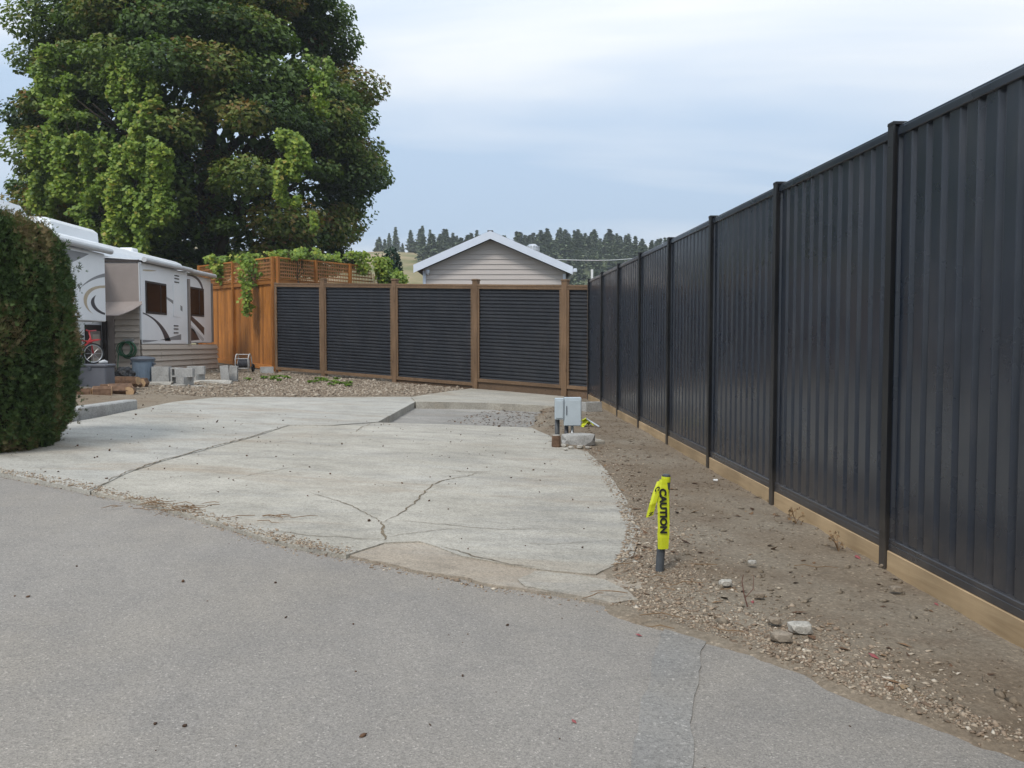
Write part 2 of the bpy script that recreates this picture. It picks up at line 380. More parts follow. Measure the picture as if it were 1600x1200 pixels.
struct('ground', np_mesh('ground', np.stack([X, Y, Z], -1).reshape(-1, 3), grid_faces(ni, nj), smooth=True), M_meadow)
# ------------------------------------------------------------------ road, concrete, soil
edge_px = [(0, 740), (70, 754), (140, 768), (220, 786), (300, 806), (400, 838), (470, 856), (540, 869), (640, 891), (760, 914), (880, 930), (1010, 952), (1100, 977), (1200, 1010), (1300, 1053), (1400, 1088), (1500, 1124), (1600, 1166)]
road = [G(*p) for p in edge_px]
d0 = (road[0] - road[2]).normalized(); d1 = (road[-1] - road[-4]).normalized()
under = 0.35   # the asphalt runs on under the loose soil and the slabs
outline = [road[0] + d0*25 + Vector((0, under, 0))] + [p + Vector((0, under, 0)) for p in road] + [road[-1] + d1*6, Vector((9, -8, 0)), Vector((-28, -8, 0))]
ro = sheet('road', outline, 0.0, 0.2, M_asphalt, amp=0.02, step=0.25); ro['kind'] = 'structure'
tl = [(1040, 968), (1028, 1010), (1013, 1060), (1000, 1110), (984, 1200), (955, 1330)]; tr = [(1062, 1330), (1078, 1200), (1084, 1110), (1090, 1060), (1098, 1010), (1108, 990)]
pt = sheet('patch', [G(*p) for p in tl + tr], 0.006, 0.05, M_asphalt2, ro, amp=0.02, step=0.06, seed=3)

drive = bpy.data.objects.new('concrete_driveway', None); C.objects.link(drive); drive['kind'] = 'structure'
joint = [(140, 767), (160, 757), (200, 738), (250, 721), (330, 700), (400, 681), (452, 664)]
S1 = [(-300, 682), (-150, 712), (0, 739), (70, 752)] + joint + [(520, 664), (591, 659), (622, 642), (650, 627), (642, 620), (500, 621), (400, 620), (335, 621), (270, 628), (212, 640), (150, 653), (98, 662), (0, 664), (-300, 650)]
S2 = joint[::-1] + [(222, 784), (300, 804), (400, 835), (470, 854), (540, 866), (570, 856), (600, 847), (655, 845), (682, 853), (722, 868), (790, 881), (850, 890), (930, 897), (988, 870), (1003, 830), (978, 780), (948, 735), (918, 705), (880, 697), (862, 682), (830, 668), (700, 663), (591, 660), (520, 665)]
S3 = [(642, 620), (700, 611), (740, 606), (882, 619), (866, 634), (760, 629), (650, 627)]
S4 = [(818, 919), (808, 906), (838, 893), (900, 899), (945, 907), (1004, 940), (960, 944), (900, 932)]
sheet('slab', [G(*p, .036) for p in S1], .036, 0.16, M_conc_new, drive, 0.012, 0.1, 1)
sheet('slab', [G(*p, .03) for p in S2], .028, 0.16, M_conc, drive, 0.014, 0.08, 2)
sheet('slab', [G(*p, .06) for p in S3], .055, 0.2, M_conc, drive, 0.012, 0.1, 3)
sheet('slab', [G(*p, .02) for p in S4], .027, 0.12, M_conc, drive, 0.03, 0.06, 4)
S5 = [(536, 868), (566, 853), (600, 842), (655, 841), (700, 850), (850, 884), (960, 888), (1000, 905), (1015, 950), (960, 947), (880, 931), (760, 914), (640, 891)]
M_sand = mat_concrete('dusty_apron', (0.29, 0.242, 0.186), (0.37, 0.318, 0.252), 0.45)
sheet('apron', [G(*p, .006) for p in S5], .018, 0.12, M_sand, drive, 0.05, 0.06, 9)
M_rec = mat_concrete('worn_recess_floor', (0.215, 0.20, 0.178), (0.28, 0.262, 0.235), 0.4)
rec = sheet('pavement', [G(*p, -.09) for p in [(560, 668), (640, 618), (880, 622), (905, 690), (830, 690)]], -0.09, 0.1, M_rec, None, 0.0, 0.3); rec['kind'] = 'structure'

# dirt-filled cracks lying in the slabs
cracks = [
 ([(600, 845), (598, 830), (597, 815)], .030), ([(597, 815), (619, 807), (644, 791), (656, 776), (675, 758), (697, 751), (712, 747), (744, 740), (770, 736)], .020),
 ([(597, 815), (565, 798), (540, 787), (510, 777), (492, 772), (478, 769)], .012), ([(602, 813), (665, 817), (730, 824), (800, 827), (895, 826)], .010),
 ([(600, 838), (640, 834), (690, 827), (730, 824)], .009), ([(410, 829), (480, 836), (560, 842), (598, 843)], .011),
 (joint, .022), ([(345, 752), (370, 747), (400, 740), (440, 733), (485, 726)], .009), ([(553, 675), (568, 667), (581, 661)], .016),
 ([(452, 664), (480, 668), (520, 666), (553, 663)], .010), ([(690, 853), (740, 870), (800, 881), (850, 889)], .016), ([(820, 848), (870, 850), (940, 846)], .008), ([(700, 733), (720, 737), (760, 737)], .016)]
for ci, (pl, wd) in enumerate(cracks):
    on1 = ci == 6
    ps = jag([G(*p, .03) for p in pl], 0.03, 0.035, False, ci*3.1)
    vs = []
    for i, p in enumerate(ps):
        t = (ps[min(i+1, len(ps)-1)] - ps[max(0, i-1)]).normalized(); nn = Vector((-t.y, t.x, 0))
        fade = min(1, 0.25 + 3*min(i, len(ps)-1-i)/len(ps)); ww = wd*.72*fade*(0.45 + 0.9*abs(mnoise.noise((p.x*9, p.y*9, ci))) + R.uniform(0, .5))
        for sg in (-1, 1):
            q = p + nn*sg*ww*0.5; vs.append((q.x, q.y, gz(q.x, q.y) + (.0415 if on1 else .0325)))
    F = [(2*i, 2*i+1, 2*i+3, 2*i+2) for i in range(len(ps)-1)]
    link('crack', np_mesh('crack', vs, F), M_crack, drive)

# soil as one height field that feathers out under the slabs and over the road's edge
soilA = [(915, 612), (884, 620), (868, 636), (858, 650), (850, 672), (866, 690), (884, 697), (916, 704), (944, 735), (972, 780), (996, 830), (986, 868), (975, 893), (985, 925), (1010, 953), (1100, 978), (1200, 1011), (1300, 1054), (1400, 1089), (1500, 1126), (1600, 1168)]
soilC = [(742, 606), (700, 612), (640, 619), (500, 620), (400, 619), (335, 620), (270, 627), (212, 638), (150, 648), (98, 655), (0, 655), (-200, 650)]
def poly_sd(px, py, poly):
    n = len(poly); d = np.full(px.shape, 1e9); ins = np.zeros(px.shape, bool)
    for i in range(n):
        ax, ay = poly[i]; bx, by = poly[(i+1) % n]
        ex, ey = bx-ax, by-ay; t = np.clip(((px-ax)*ex + (py-ay)*ey)/(ex*ex+ey*ey+1e-12), 0, 1)
        d = np.minimum(d, (px-ax-t*ex)**2 + (py-ay-t*ey)**2)
        c = ((ay > py) != (by > py)) & (px < (bx-ax)*(py-ay)/(by-ay+1e-12) + ax); ins ^= c
    return np.where(ins, 1, -1)*np.sqrt(d)
pA = [tuple(G(*p, .02).xy) for p in soilA]; pA += [(pA[-1][0]+2.4, pA[-1][1]-1.0), (4.6, 6), (3.6, 23), (1.7, 23.5)]
pC = [tuple(G(*p, .02).xy) for p in soilC]; pC += [(-24, 12), (-24, 36), (3, 36), (1.5, 21.4), (0.4, 21.9)]
def vnoise(x, y, seed=0):
    """smooth value noise in numpy"""
    r = np.random.default_rng(seed); T = r.random((64, 64)); xi = np.floor(x).astype(int); yi = np.floor(y).astype(int)
    fx = x - xi; fy = y - yi; fx = fx*fx*(3-2*fx); fy = fy*fy*(3-2*fy); a = lambda i, j: T[(xi+i) % 64, (yi+j) % 64]
    return (a(0,0)*(1-fx)+a(1,0)*fx)*(1-fy) + (a(0,1)*(1-fx)+a(1,1)*fx)*fy - 0.5
def fbm(x, y, seed=0, o=4):
    s = 0; a = 1
    for k in range(o): s = s + a*vnoise(x*2**k, y*2**k, seed+k); a *= 0.55
    return s
def soil_h(x, y):
    sA = poly_sd(x, y, pA); sC = poly_sd(x, y, pC); sd = np.maximum(sA, sC) + 0.22*fbm(x*1.7, y*1.7, 3)
    rise = np.clip((sd + 0.04)/0.45, -1, 1)
    h = np.where(rise > 0, 0.022 + 0.012*rise, 0.022 + 0.16*rise)
    return h + (0.028*fbm(x*1.2, y*1.2, 9) + 0.009*fbm(x*6, y*6, 21, 3))*np.clip(rise+.3, 0, 1), np.maximum(sA, sC)
def soil_patch(x0, x1, y0, y1, res):
    xs = np.arange(x0, x1+res, res); ys = np.arange(y0, y1+res, res); X, Y = np.meshgrid(xs, ys); h, sd = soil_h(X, Y)
    V = np.stack([X, Y, gz(X, Y) + h], -1).reshape(-1, 3); F = grid_faces(*X.shape)
    keep = (h.ravel()[F] > -0.05).any(1); F = F[keep]
    u, inv = np.unique(F, return_inverse=True)
    return V[u], inv.reshape(F.shape)
Va, Fa = soil_patch(-2.2, 3.4, 1.6, 21.2, 0.05); Vb, Fb = soil_patch(-16, 3.3, 21.2, 33, 0.11); Vc, Fc = soil_patch(-16, -2.2, 12, 21.2, 0.08)
so = struct('soil', np_mesh('soil', np.concatenate([Va, Vb, Vc]), np.concatenate([Fa, Fb+len(Va), Fc+len(Va)+len(Vb)]), smooth=True), M_soil)

def surf_z(x, y):
    """height of whatever lies uppermost on the lot"""
    h, _ = soil_h(x, y)
    s2 = poly_sd(x, y, [tuple(G(*p, .03).xy) for p in S2]); s1 = poly_sd(x, y, [tuple(G(*p, .036).xy) for p in S1]); rc = poly_sd(x, y, [tuple(G(*p, -.09).xy) for p in [(592, 660), (650, 628), (868, 634), (862, 680), (830, 668)]])
    b = np.where(s1 > 0, .037, np.where(s2 > 0, .029, np.where(rc > 0, -.09, 0.0)))
    return gz(x, y) + np.maximum(b, h)

# ------------------------------------------------------------------ loose chips, gravel and litter (uncountable)
ICO_V = None
def ico():
    bm = bmesh.new(); bmesh.ops.create_icosphere(bm, subdivisions=1, radius=1); v = np.array([q.co[:] for q in bm.verts]); bm.verts.index_update(); f = np.array([[q.index for q in p.verts] for p in bm.faces]); bm.free(); return v, f
IV, IF = ico()
OV = np.array([(1,0,0),(-1,0,0),(0,1,0),(0,-1,0),(0,0,1),(0,0,-1)], float); OF = np.array([(0,2,4),(2,1,4),(1,3,4),(3,0,4),(2,0,5),(1,2,5),(3,1,5),(0,3,5)])
def scatter(name, x, y, size, flat, mat, base=(OV, OF), tint=None, zoff=0.2):
    n = len(x); bv, bf = base; z = surf_z(x, y)
    V = bv[None]*(1 + rng.uniform(-.35, .35, (n, len(bv), 1)))
    sc = np.stack([size*rng.uniform(.7, 1.3, n), size*rng.uniform(.5, 1.0, n), size*flat*rng.uniform(.6, 1.3, n)], 1)
    V = V*sc[:, None]
    a = rng.uniform(0, 2*np.pi, n); ca, sa = np.cos(a)[:, None], np.sin(a)[:, None]; tl = rng.normal(0, .25, n)[:, None]
    X = V[..., 0]*ca - V[..., 1]*sa; Y = V[..., 0]*sa + V[..., 1]*ca; Zz = V[..., 2] + tl*V[..., 0]
    V = np.stack([X + x[:, None], Y + y[:, None], Zz + (z + size*flat*zoff)[:, None]], -1)
    F = bf[None] + (np.arange(n)*len(bv))[:, None, None]
    t = rng.beta(2, 2.4, n) if tint is None else tint
    o = struct(name, np_mesh(name, V.reshape(-1, 3), F.reshape(-1, 3), np.repeat(t, len(bv))), mat, 'stuff'); return o
def in_region(n, x0, x1, y0, y1, dens):
    x = rng.uniform(x0, x1, n); y = rng.uniform(y0, y1, n); k = rng.random(n) < dens(x, y); return x[k], y[k]
edgeline = [G(*p, .02) for p in soilA[7:12]] + [G(*p, .02) for p in [(1000, 880), (1015, 945), (1100, 970), (1200, 1005), (1300, 1048), (1370, 1080)]]
ex = np.array([p.x for p in edgeline]); ey = np.array([p.y for p in edgeline])
def d_edge(x, y):
    d = np.full(x.shape, 1e9)
    for i in range(len(ex)-1):
        ax, ay, bx, by = ex[i], ey[i], ex[i+1], ey[i+1]; t = np.clip(((x-ax)*(bx-ax)+(y-ay)*(by-ay))/((bx-ax)**2+(by-ay)**2), 0, 1)
        d = np.minimum(d, np.hypot(x-ax-t*(bx-ax), y-ay-t*(by-ay)))
    return d
dn = lambda x, y: np.where(poly_sd(x, y, pA) > -0.08, np.exp(-(d_edge(x, y)/0.36)**2)*(0.35 + 0.9*np.clip(fbm(x*2, y*2, 40)+.5, 0, 1))*np.clip((7.5-y)/3 + .35, .25, 1)*1.35, 0)
x, y = in_region(120000, 0.2, 3.0, 2.6, 12.5, dn); scatter('stone_chips', x, y, rng.gamma(1.8, .0034, len(x)) + .0025, .3, M_stone)
x, y = in_region(20000, 0.3, 2.6, 2.4, 20, lambda x, y: np.where(poly_sd(x, y, pA) > 0.0, .22 + .5*np.clip(fbm(x*1.5, y*1.5, 77), 0, 1), 0.0)); scatter('soil_clods', x, y, rng.gamma(2, .004, len(x)) + .003, .6, M_soil)
def dnC(x, y):
    g = np.clip((x + 8.5)/4, 0, 1); return np.where(poly_sd(x, y, pC) > 0, .10 + .70*g, 0)
x, y = in_region(52000, -9.8, 1.0, 16.5, 26.2, dnC); scatter('gravel', x, y, rng.gamma(3, .007, len(x)) + .008, .5, M_grav)
def dnL(x, y):
    rc = poly_sd(x, y, [tuple(G(*p, -.09).xy) for p in [(690, 660), (770, 640), (868, 634), (875, 690), (830, 672)]]); e = np.exp(-(d_edge(x, y)/.5)**2)
    return np.where(rc > 0, .9, 0) + np.where(poly_sd(x, y, pA) > 0, .05 + .35*e, 0) + np.where(poly_sd(x, y, pC) > 0, .05, 0)
LV = np.array([(-1, 0, 0), (-.2, .55, .25), (1, .1, .05), (-.1, -.55, .3), (0.2, 0, 0)]); LF = np.array([(0, 4, 1), (1, 4, 2), (2, 4, 3), (3, 4, 0)])
x, y = in_region(21000, -8, 2.6, 2.6, 25, dnL); scatter('leaf_litter', x, y, rng.uniform(.012, .045, len(x)), .5, M_litter, (LV, LF))
# scattered crumbs on slab and road
x, y = in_region(1000, -7, 1.6, 2.6, 14, lambda x, y: np.where(y < 6.5, .25, .6)); scatter('crumbs', x, y, rng.gamma(1.4, .0034, len(x)) + .0025, .7, M_litter, (IV, IF), rng.uniform(0, .45, len(x)), .5)
k = 9000; i = rng.integers(0, len(road)-1, k); t = rng.random(k); rx = np.array([p.x for p in road]); ry = np.array([p.y for p in road])
x = rx[i] + (rx[i+1]-rx[i])*t + rng.normal(0, .05, k); y = ry[i] + (ry[i+1]-ry[i])*t + rng.normal(.0, .06, k); keep = rng.random(k) < np.where((x > -3.8) & (x < -1.2), .8, .5); x = x[keep]; y = y[keep]
scatter('edge_grit', x, y, rng.gamma(2, .0024, len(x)) + .002, .5, M_stone)
# dry stems lying along the road's edge and on the soil
mb = MB()
for q in range(46):
    if q < 26: c = G(R.uniform(215, 300), R.uniform(785, 800), .035) + Vector((R.uniform(-.3, .3), R.uniform(-.03, .1), 0))
    elif q < 34: c = G(R.uniform(395, 470), R.uniform(805, 815), .035)
    else: c = G(R.uniform(930, 1250), R.uniform(880, 1000), .06)
    a = R.uniform(-.5, .5) + (math.pi if R.random() < .5 else 0); L = R.uniform(.08, .28); pts = []
    for j in range(5): pts.append(c + Vector((math.cos(a)*L*j/4, math.sin(a)*L*j/4, .006 + .012*math.sin(j*1.1)*R.random()))); a += R.uniform(-.35, .35)
    mb.tube(pts, [.0025, .003, .003, .0025, .0015], 5)
m = Mat('dry_stem'); M_stem = m.fin((0.20, 0.13, 0.075), .9, .1)
struct('dry_stems', mb.mesh('dry_stems'), M_stem, 'stuff')

# ------------------------------------------------------------------ metal fence on the right
SP = 2.15; FX0, FY0 = 2.56, 5.6; FROT = math.atan(0.0428); HF = 3.05
fdir = Vector((-math.sin(FROT), math.cos(FROT), 0))
k0 = -2; nb = 9
orig = Vector((FX0, FY0, 0)) + fdir*SP*k0; orig.z = gz(orig.x, orig.y) - .03
slope = 0.045*math.sin(FROT) + 0.008*math.cos(FROT)
mf = thing('metal_fence', 'tall black ribbed metal panel fence with pale wooden kickboard along the right side', 'fence', orig)
mf.rotation_euler = (0, 0, FROT)       # local y runs along the fence, local -x faces the lot
def rib_profile():
    pitch = (SP-0.02)/12; out = []; D = .034
    for k in range(12):
        y0 = .01 + k*pitch
        for (yy, xx) in ((0.0, 0.0), (.003, 0.0), (.101, 0.0), (.104, 0.0), (.109, .002), (.112, .006), (.126, D-.006), (.129, D-.002), (.134, D), (.137, D), (pitch-.029, D), (pitch-.026, D), (pitch-.021, D-.002), (pitch-.018, D-.006), (pitch-.008, .006), (pitch-.005, .002)): out.append((xx, y0+yy))
    out.append((0.0, SP-.01)); return out
prof = rib_profile(); v = []; f = []
for (xx, yy) in prof:
    for z in (.22, 2.99): v.append((xx, yy, z + slope*yy))
f = [(2*i, 2*i+2, 2*i+3, 2*i+1) for i in range(len(prof)-1)]
me_panel = bpy.data.meshes.new('ribbed_panel'); me_panel.from_pydata(v, [], f); me_panel.materials.append(M_panel); me_panel.polygons.foreach_set('use_smooth', [True]*len(me_panel.polygons))
def shear(mb): 
    for p in mb.v: p.z += slope*p.y
    return mb
def i_profile(h):
    fl, wd, tk = .038, .046, .006
    pr = [(-wd, -fl), (-wd, fl), (-wd+tk*2, fl), (-wd+tk*2, .006), (wd-tk*2, .006), (wd-tk*2, fl), (wd, fl), (wd, -fl), (wd-tk*2, -fl), (wd-tk*2, -.006), (-wd+tk*2, -.006), (-wd+tk*2, -fl)]
    return MB().prism([(x, y, 0) for x, y in pr], (0, 0, -.12), (0, 0, h))
me_fpost = i_profile(HF).mesh('post'); me_fpost.materials.append(M_post)
me_fcap = MB().box((0, 0, HF+.003), (.098, .080, .006), .002).box((0, 0, HF-.008), (.099, .082, .014), .002).mesh('post_cap'); me_fcap.materials.append(M_post)
me_trail = shear(MB().box((.010, SP/2, 2.985), (.062, SP-.085, .05), .004).box((.010, SP/2, 3.018), (.044, SP-.085, .018), .004)).mesh('top_rail'); me_trail.materials.append(M_panel)
me_brail = shear(MB().box((.010, SP/2, .222), (.064, SP-.085, .05), .004).box((.004, SP/2, .262), (.052, SP-.085, .032), .004)).mesh('bottom_rail'); me_brail.materials.append(M_panel)
for k in range(nb+1):
    y0 = k*SP; z0 = slope*y0
    po = link('post', me_fpost, None, mf, (0, y0, z0)); link('post_cap', me_fcap, None, po, (0, 0, 0))
    if k >= 4 and k < 8:    # dark foot sleeves show at the farther posts
        if k in (5, 6): link('post_foot', MB().lathe([(.10, -.05), (.10, .02), (.06, .05)], n=12).mesh('post_foot'), M_post, po)
    if k == nb: break
    pan = link('panel', me_panel, None, mf, (0, y0, z0))
    link('top_rail', me_trail, None, mf, (0, y0, z0)); link('bottom_rail', me_brail, None, mf, (0, y0, z0))
    kb = shear(MB().box((R.uniform(-.006, .006), SP/2, .105), (.038, SP-.084, .18), .004)).mesh('kickboard')
    link('kickboard', kb, M_kick, mf, (-.012, y0, z0 + R.uniform(-.006, .006)))
me_scr = MB().lathe([(.006, 0), (.006, .003), (.003, .005)], n=8).mesh('screw'); me_scr.materials.append(M_corr)
for k in (1, 2, 3):
    for z in (.32, .9, 2.9): link('screw', me_scr, None, mf, (-.046, k*SP + .02, slope*k*SP + z), (0, -math.pi/2, 0))

# ------------------------------------------------------------------ framed corrugated fence at the back
A = Vector((1.93, 20.85)); B = Vector((-7.50, 26.52))
bd = (B - A).normalized(); bang = math.atan2(bd.y, bd.x); bn = Vector((-bd.y, bd.x)); bn = bn if bn.y < 0 else -bn     # towards the lot
bf = thing('framed_fence', 'brown timber framed fence with black horizontally corrugated metal panels across the back', 'fence', (A.x, A.y, gz(A.x, A.y)))
bf.rotation_euler = (0, 0, bang)      # local x runs from the right end to the left end; the lot lies at local +y or -y
lot = 1 if (Matrix.Rotation(bang, 2) @ Vector((0, 1))).dot(bn) > 0 else -1
def along(px):
    k = (px-800)/1300; # A.x + s*bd.x = k*(A.y + s*bd.y)
    return (k*A.y - A.x)/(bd.x - k*bd.y)
bs = -0.045*bd.x + 0.008*bd.y
posts_px = [883, 744, 618, 507]; ends = [-0.06, (B-A).length]
posts = [along(p) for p in posts_px]
zbase = lambda s: bs*s
for s, px in zip(posts, posts_px):
    po = link('post', MB().box((0, 0, 1.42), (.155, .155, 3.14), .008).mesh('post'), M_brown, bf, (s, 0, zbase(s) - .02))
    link('post_cap', MB().box((0, 0, 3.015), (.185, .185, .05), .01).mesh('post_cap'), M_brown, po)
bays = [(ends[0]+.03, posts[0]-.08)] + [(posts[i]+.08, posts[i+1]-.08) for i in range(3)] + [(posts[3]+.08, ends[1]-.03)]
def tilt(mb, s0):
    for p in mb.v: p.z += bs*(p.x)
    return mb
for bi, (a, b) in enumerate(bays):
    L = b - a; z0 = zbase(a); zb, zt = .13 + (.12 if bi < 2 else 0.0), 2.83
    def bar(name, x0, x1, za, zb_, th=.06, m_=M_brown_h, yo=0, bevel=.004):
        return link(name, tilt(MB().box(((x0+x1)/2, yo, (za+zb_)/2), (x1-x0, th, zb_-za), bevel), a).mesh(name), m_, bf, (a, 0, z0))
    bar('top_rail', 0, L, zt, zt+.05, .14); bar('face_rail', 0, L, zt-.075, zt-.003, .035, yo=lot*.045)
    bar('bottom_rail', 0, L, zb, zb+.09, .07, yo=lot*.035)
    for xx in (.03, L-.03):
        link('side_trim', tilt(MB().box((xx, lot*.045, (zb+.09+zt-.078)/2), (.055, .036, zt-.078-zb-.09-.004), .003), a).mesh('side_trim'), M_brown, bf, (a, 0, z0))
    if bi < 3: bar('kickboard', 0, L, -.08, zb-.004, .045, M_dkboard)
    # corrugated sheet, ribs running along the fence
    pr = []; z = zb + .06; pitch = .0935; D = .032
    while z + pitch < zt - .02:
        pr += [(0.0, z), (D, z+.012), (D*.9, z+.050), (.006, z+.074), (0, z+.08)]; z += pitch
    pr.append((0, zt-.01)); vv = []; n = len(pr)
    for q, zz in pr:
        for xx in (.02, L-.02): vv.append((xx, lot*(q-.012), zz + bs*xx))
    me = bpy.data.meshes.new('corrugated_panel'); me.from_pydata(vv, [], [(2*i, 2*i+1, 2*i+3, 2*i+2) for i in range(n-1)])
    link('corrugated_panel', me, M_corr, bf, (a, 0, z0))
link('end_post', MB().box((0, 0, 1.4), (.05, .10, 2.98), .004).mesh('end_post'), M_brown, bf, (ends[1], 0, zbase(ends[1])))

# ------------------------------------------------------------------ cedar fence with lattice, two runs meeting at a corner
Cn = Vector((-7.66, 27.05)); Lf = Vector((-11.9, 31.9)); Rt = Vector((-5.35, 33.4))
cf = thing('cedar_fence', 'orange stained cedar board fence with square lattice top, vines growing over it', 'fence', (Cn.x, Cn.y, gz(Cn.x, Cn.y)))
gcn = gz(Cn.x, Cn.y)
me_board = {}
def run(p0, p1, b0, b1, t0, t1, l0, l1, nposts, cut=0.0):
    d = p1 - p0; L = d.length; d.normalize(); ang = math.atan2(d.y, d.x); nn = Vector((d.y, -d.x)); nn = nn if nn.y < 0 else -nn
    sgn = 1 if (Matrix.Rotation(ang, 2) @ Vector((0, 1))).dot(nn) > 0 else -1
    rel = lambda s, off=0.0: Vector((p0.x + d.x*s + nn.x*off - Cn.x, p0.y + d.y*s + nn.y*off - Cn.y, 0))
    lr = lambda a, b, s: a + (b-a)*s/L
    s = .07
    while s < L - .05:
        w_ = R.uniform(.155, .175); ba, bb = lr(b0, b1, s)+.12, lr(t0, t1, s)-.02
        me = MB().box((0, 0, (ba+bb)/2), (w_-.006, .022, bb-ba), .003).mesh('board')
        o = link('board', me, M_cedar, cf, rel(s+w_/2, R.uniform(-.002, .002)) + Vector((0, 0, -gcn)), (0, 0, ang)); s += w_
    def rail(name, s0, s1, z0, z1, h, th, off):
        zm = (z0+z1)/2; dd = Vector((d.x*(s1-s0), d.y*(s1-s0), z1-z0)); q = dd.to_track_quat('Y', 'Z')
        me = MB().box((0, 0, 0), (th, dd.length, h), .004).mesh(name)
        o = link(name, me, M_cedar_h, cf, rel((s0+s1)/2, off) + Vector((0, 0, zm-gcn))); o.rotation_euler = q.to_euler(); return o
    rail('bottom_rail', 0, L, b0+.08, b1+.08, .15, .045, .04); rail('mid_rail', 0, L, t0-.07, t1-.07, .15, .05, .042)
    rail('cap_rail', 0, L, t0+.02, t1+.02, .03, .12, .03)
    rail('top_rail', 0, L-cut, l0, lr(l0, l1, L-cut), .05, .07, .02)
    for i in range(nposts):
        s = L*i/(nposts-1); s = min(max(s, .06), L-.06)
        if i == nposts-1 and cut: continue
        zt = lr(l0, l1, s)+.03; zb = lr(b0, b1, s)-.3
        link('post', MB().box((0, 0, (zt+zb)/2), (.12, .10, zt-zb), .006).mesh('post'), M_cedar, cf, rel(s, .06) + Vector((0, 0, -gcn)), (0, 0, ang))
    mb = MB(); pit = .115; s = .1
    while s < L-.05:
        top = lr(l0, l1, s)-.03
        if cut and s > L-cut: top = max(lr(t0, t1, s)+.1, top - (s-(L-cut))*.55)
        za = lr(t0, t1, s)+.03; c = rel(s, .028); mb.box(c + Vector((0, 0, (za+top)/2-gcn)), (.046, .008, top-za), 0, Matrix.Rotation(ang, 3, 'Z')); s += pit
    k = 0
    while True:
        za = t0+.09+k*pit
        if za > l0-.05: break
        zb = lr(t0, t1, L)+.09+k*pit*(l1-t1)/(l0-t0)
        a, b = rel(.05, .037), rel(L-.05, .037); dd = Vector((b.x-a.x, b.y-a.y, zb-za)); q = dd.to_track_quat('Y', 'Z').to_matrix()
        LL = dd.length - (cut*max(0, .3+.12*k) if cut else 0)
        c = a + Vector((0, 0, za-gcn)) + dd.normalized()*LL/2
        mb.box(c, (.008, LL, .046), 0, q); k += 1
    o = link('lattice', mb.mesh('lattice'), M_lattice, cf); o['kind'] = 'stuff'
run(Cn, Lf, .70, .95, 3.66, 3.74, 4.36, 4.52, 3)
run(Cn, Rt, .70, .75, 3.66, 3.80, 4.36, 4.62, 4, cut=0.9)
for zz, px in ((.0, 0),): pass

# ------------------------------------------------------------------ foliage builders
def leaves(c, nrm, size, tint, name, aspect=0.8, droop=0.25):
    n = len(c); nrm = nrm/np.linalg.norm(nrm, axis=1, keepdims=True); r = rng.normal(size=(n, 3))
    a = np.cross(nrm, r); a /= np.linalg.norm(a, axis=1, keepdims=True); b = np.cross(nrm, a); s = size[:, None]
    base = c - a*s*.5; tip = c + a*s*.55 - nrm*s*droop; lf = c + b*s*.5*aspect + nrm*s*.1; rt = c - b*s*.5*aspect + nrm*s*.1
    V = np.stack([base, rt, tip, lf], 1).reshape(-1, 3); k = (np.arange(n)*4)[:, None]
    F = np.concatenate([k + np.array([[0, 1, 2]]), k + np.array([[0, 2, 3]])]); return np_mesh(name, V, F, np.repeat(tint, 4))
def unit(n):
    v = rng.normal(size=(n, 3)); return v/np.linalg.norm(v, axis=1, keepdims=True)

# ------------------------------------------------------------------ the maple
TX, TY = -14.45, 40.0; tg = 0.9; S = 40/38
prz = np.array([4.2, 5.2, 7, 9.5, 12, 14, 15.7, 17.3, 19.2, 20.6, 21.2])*S; prr = np.array([5.0, 6.5, 7.2, 7.45, 7.15, 6.6, 5.8, 5.0, 3.7, 2.1, .4])*S
tree = thing('maple_tree', 'huge spreading green and bronze maple tree rising behind the trailer and cedar fence', 'tree', (TX, TY, tg))
mb = MB(); base = Vector((TX, TY, tg-.3))
mb.tube([base, base+Vector((0, 0, .6)), base+Vector((.1, 0, 2.4)), base+Vector((-.1, .1, 5)), base+Vector((.2, 0, 9)), base+Vector((0, 0, 14)), base+Vector((.2, 0, 19))], [.95, .72, .6, .52, .40, .22, .06], 12)
part('trunk', mb, M_bark, tree, True)
for i in range(16):
    a = i*2.4 + R.uniform(-.3, .3); z0 = R.uniform(2.6, 9); rr = R.uniform(5, 7.8); rise = R.uniform(1.0, 5.5)
    p0 = Vector((TX, TY, tg+z0)); pts = []; 
    for j in range(6):
        t = j/5; pts.append(p0 + Vector((math.cos(a)*rr*t, math.sin(a)*rr*t, rise*t**.8 + .5*math.sin(t*5+i)*t)))
    mb = MB().tube(pts, [.26, .2, .15, .11, .07, .03], 7)
    for j in (2, 3, 4):
        for sgn in (-1, 1):
            q = pts[j]; aa = a + sgn*R.uniform(.5, 1.0); mb.tube([q, q+Vector((math.cos(aa)*.9, math.sin(aa)*.9, .5)), q+Vector((math.cos(aa)*1.9, math.sin(aa)*1.9, .7+R.uniform(-.4, .6)))], [.06, .04, .015], 5)
    part('limb', mb, M_bark, tree, True)
cs, ns, ss, ts = [], [], [], []
ncl = 430
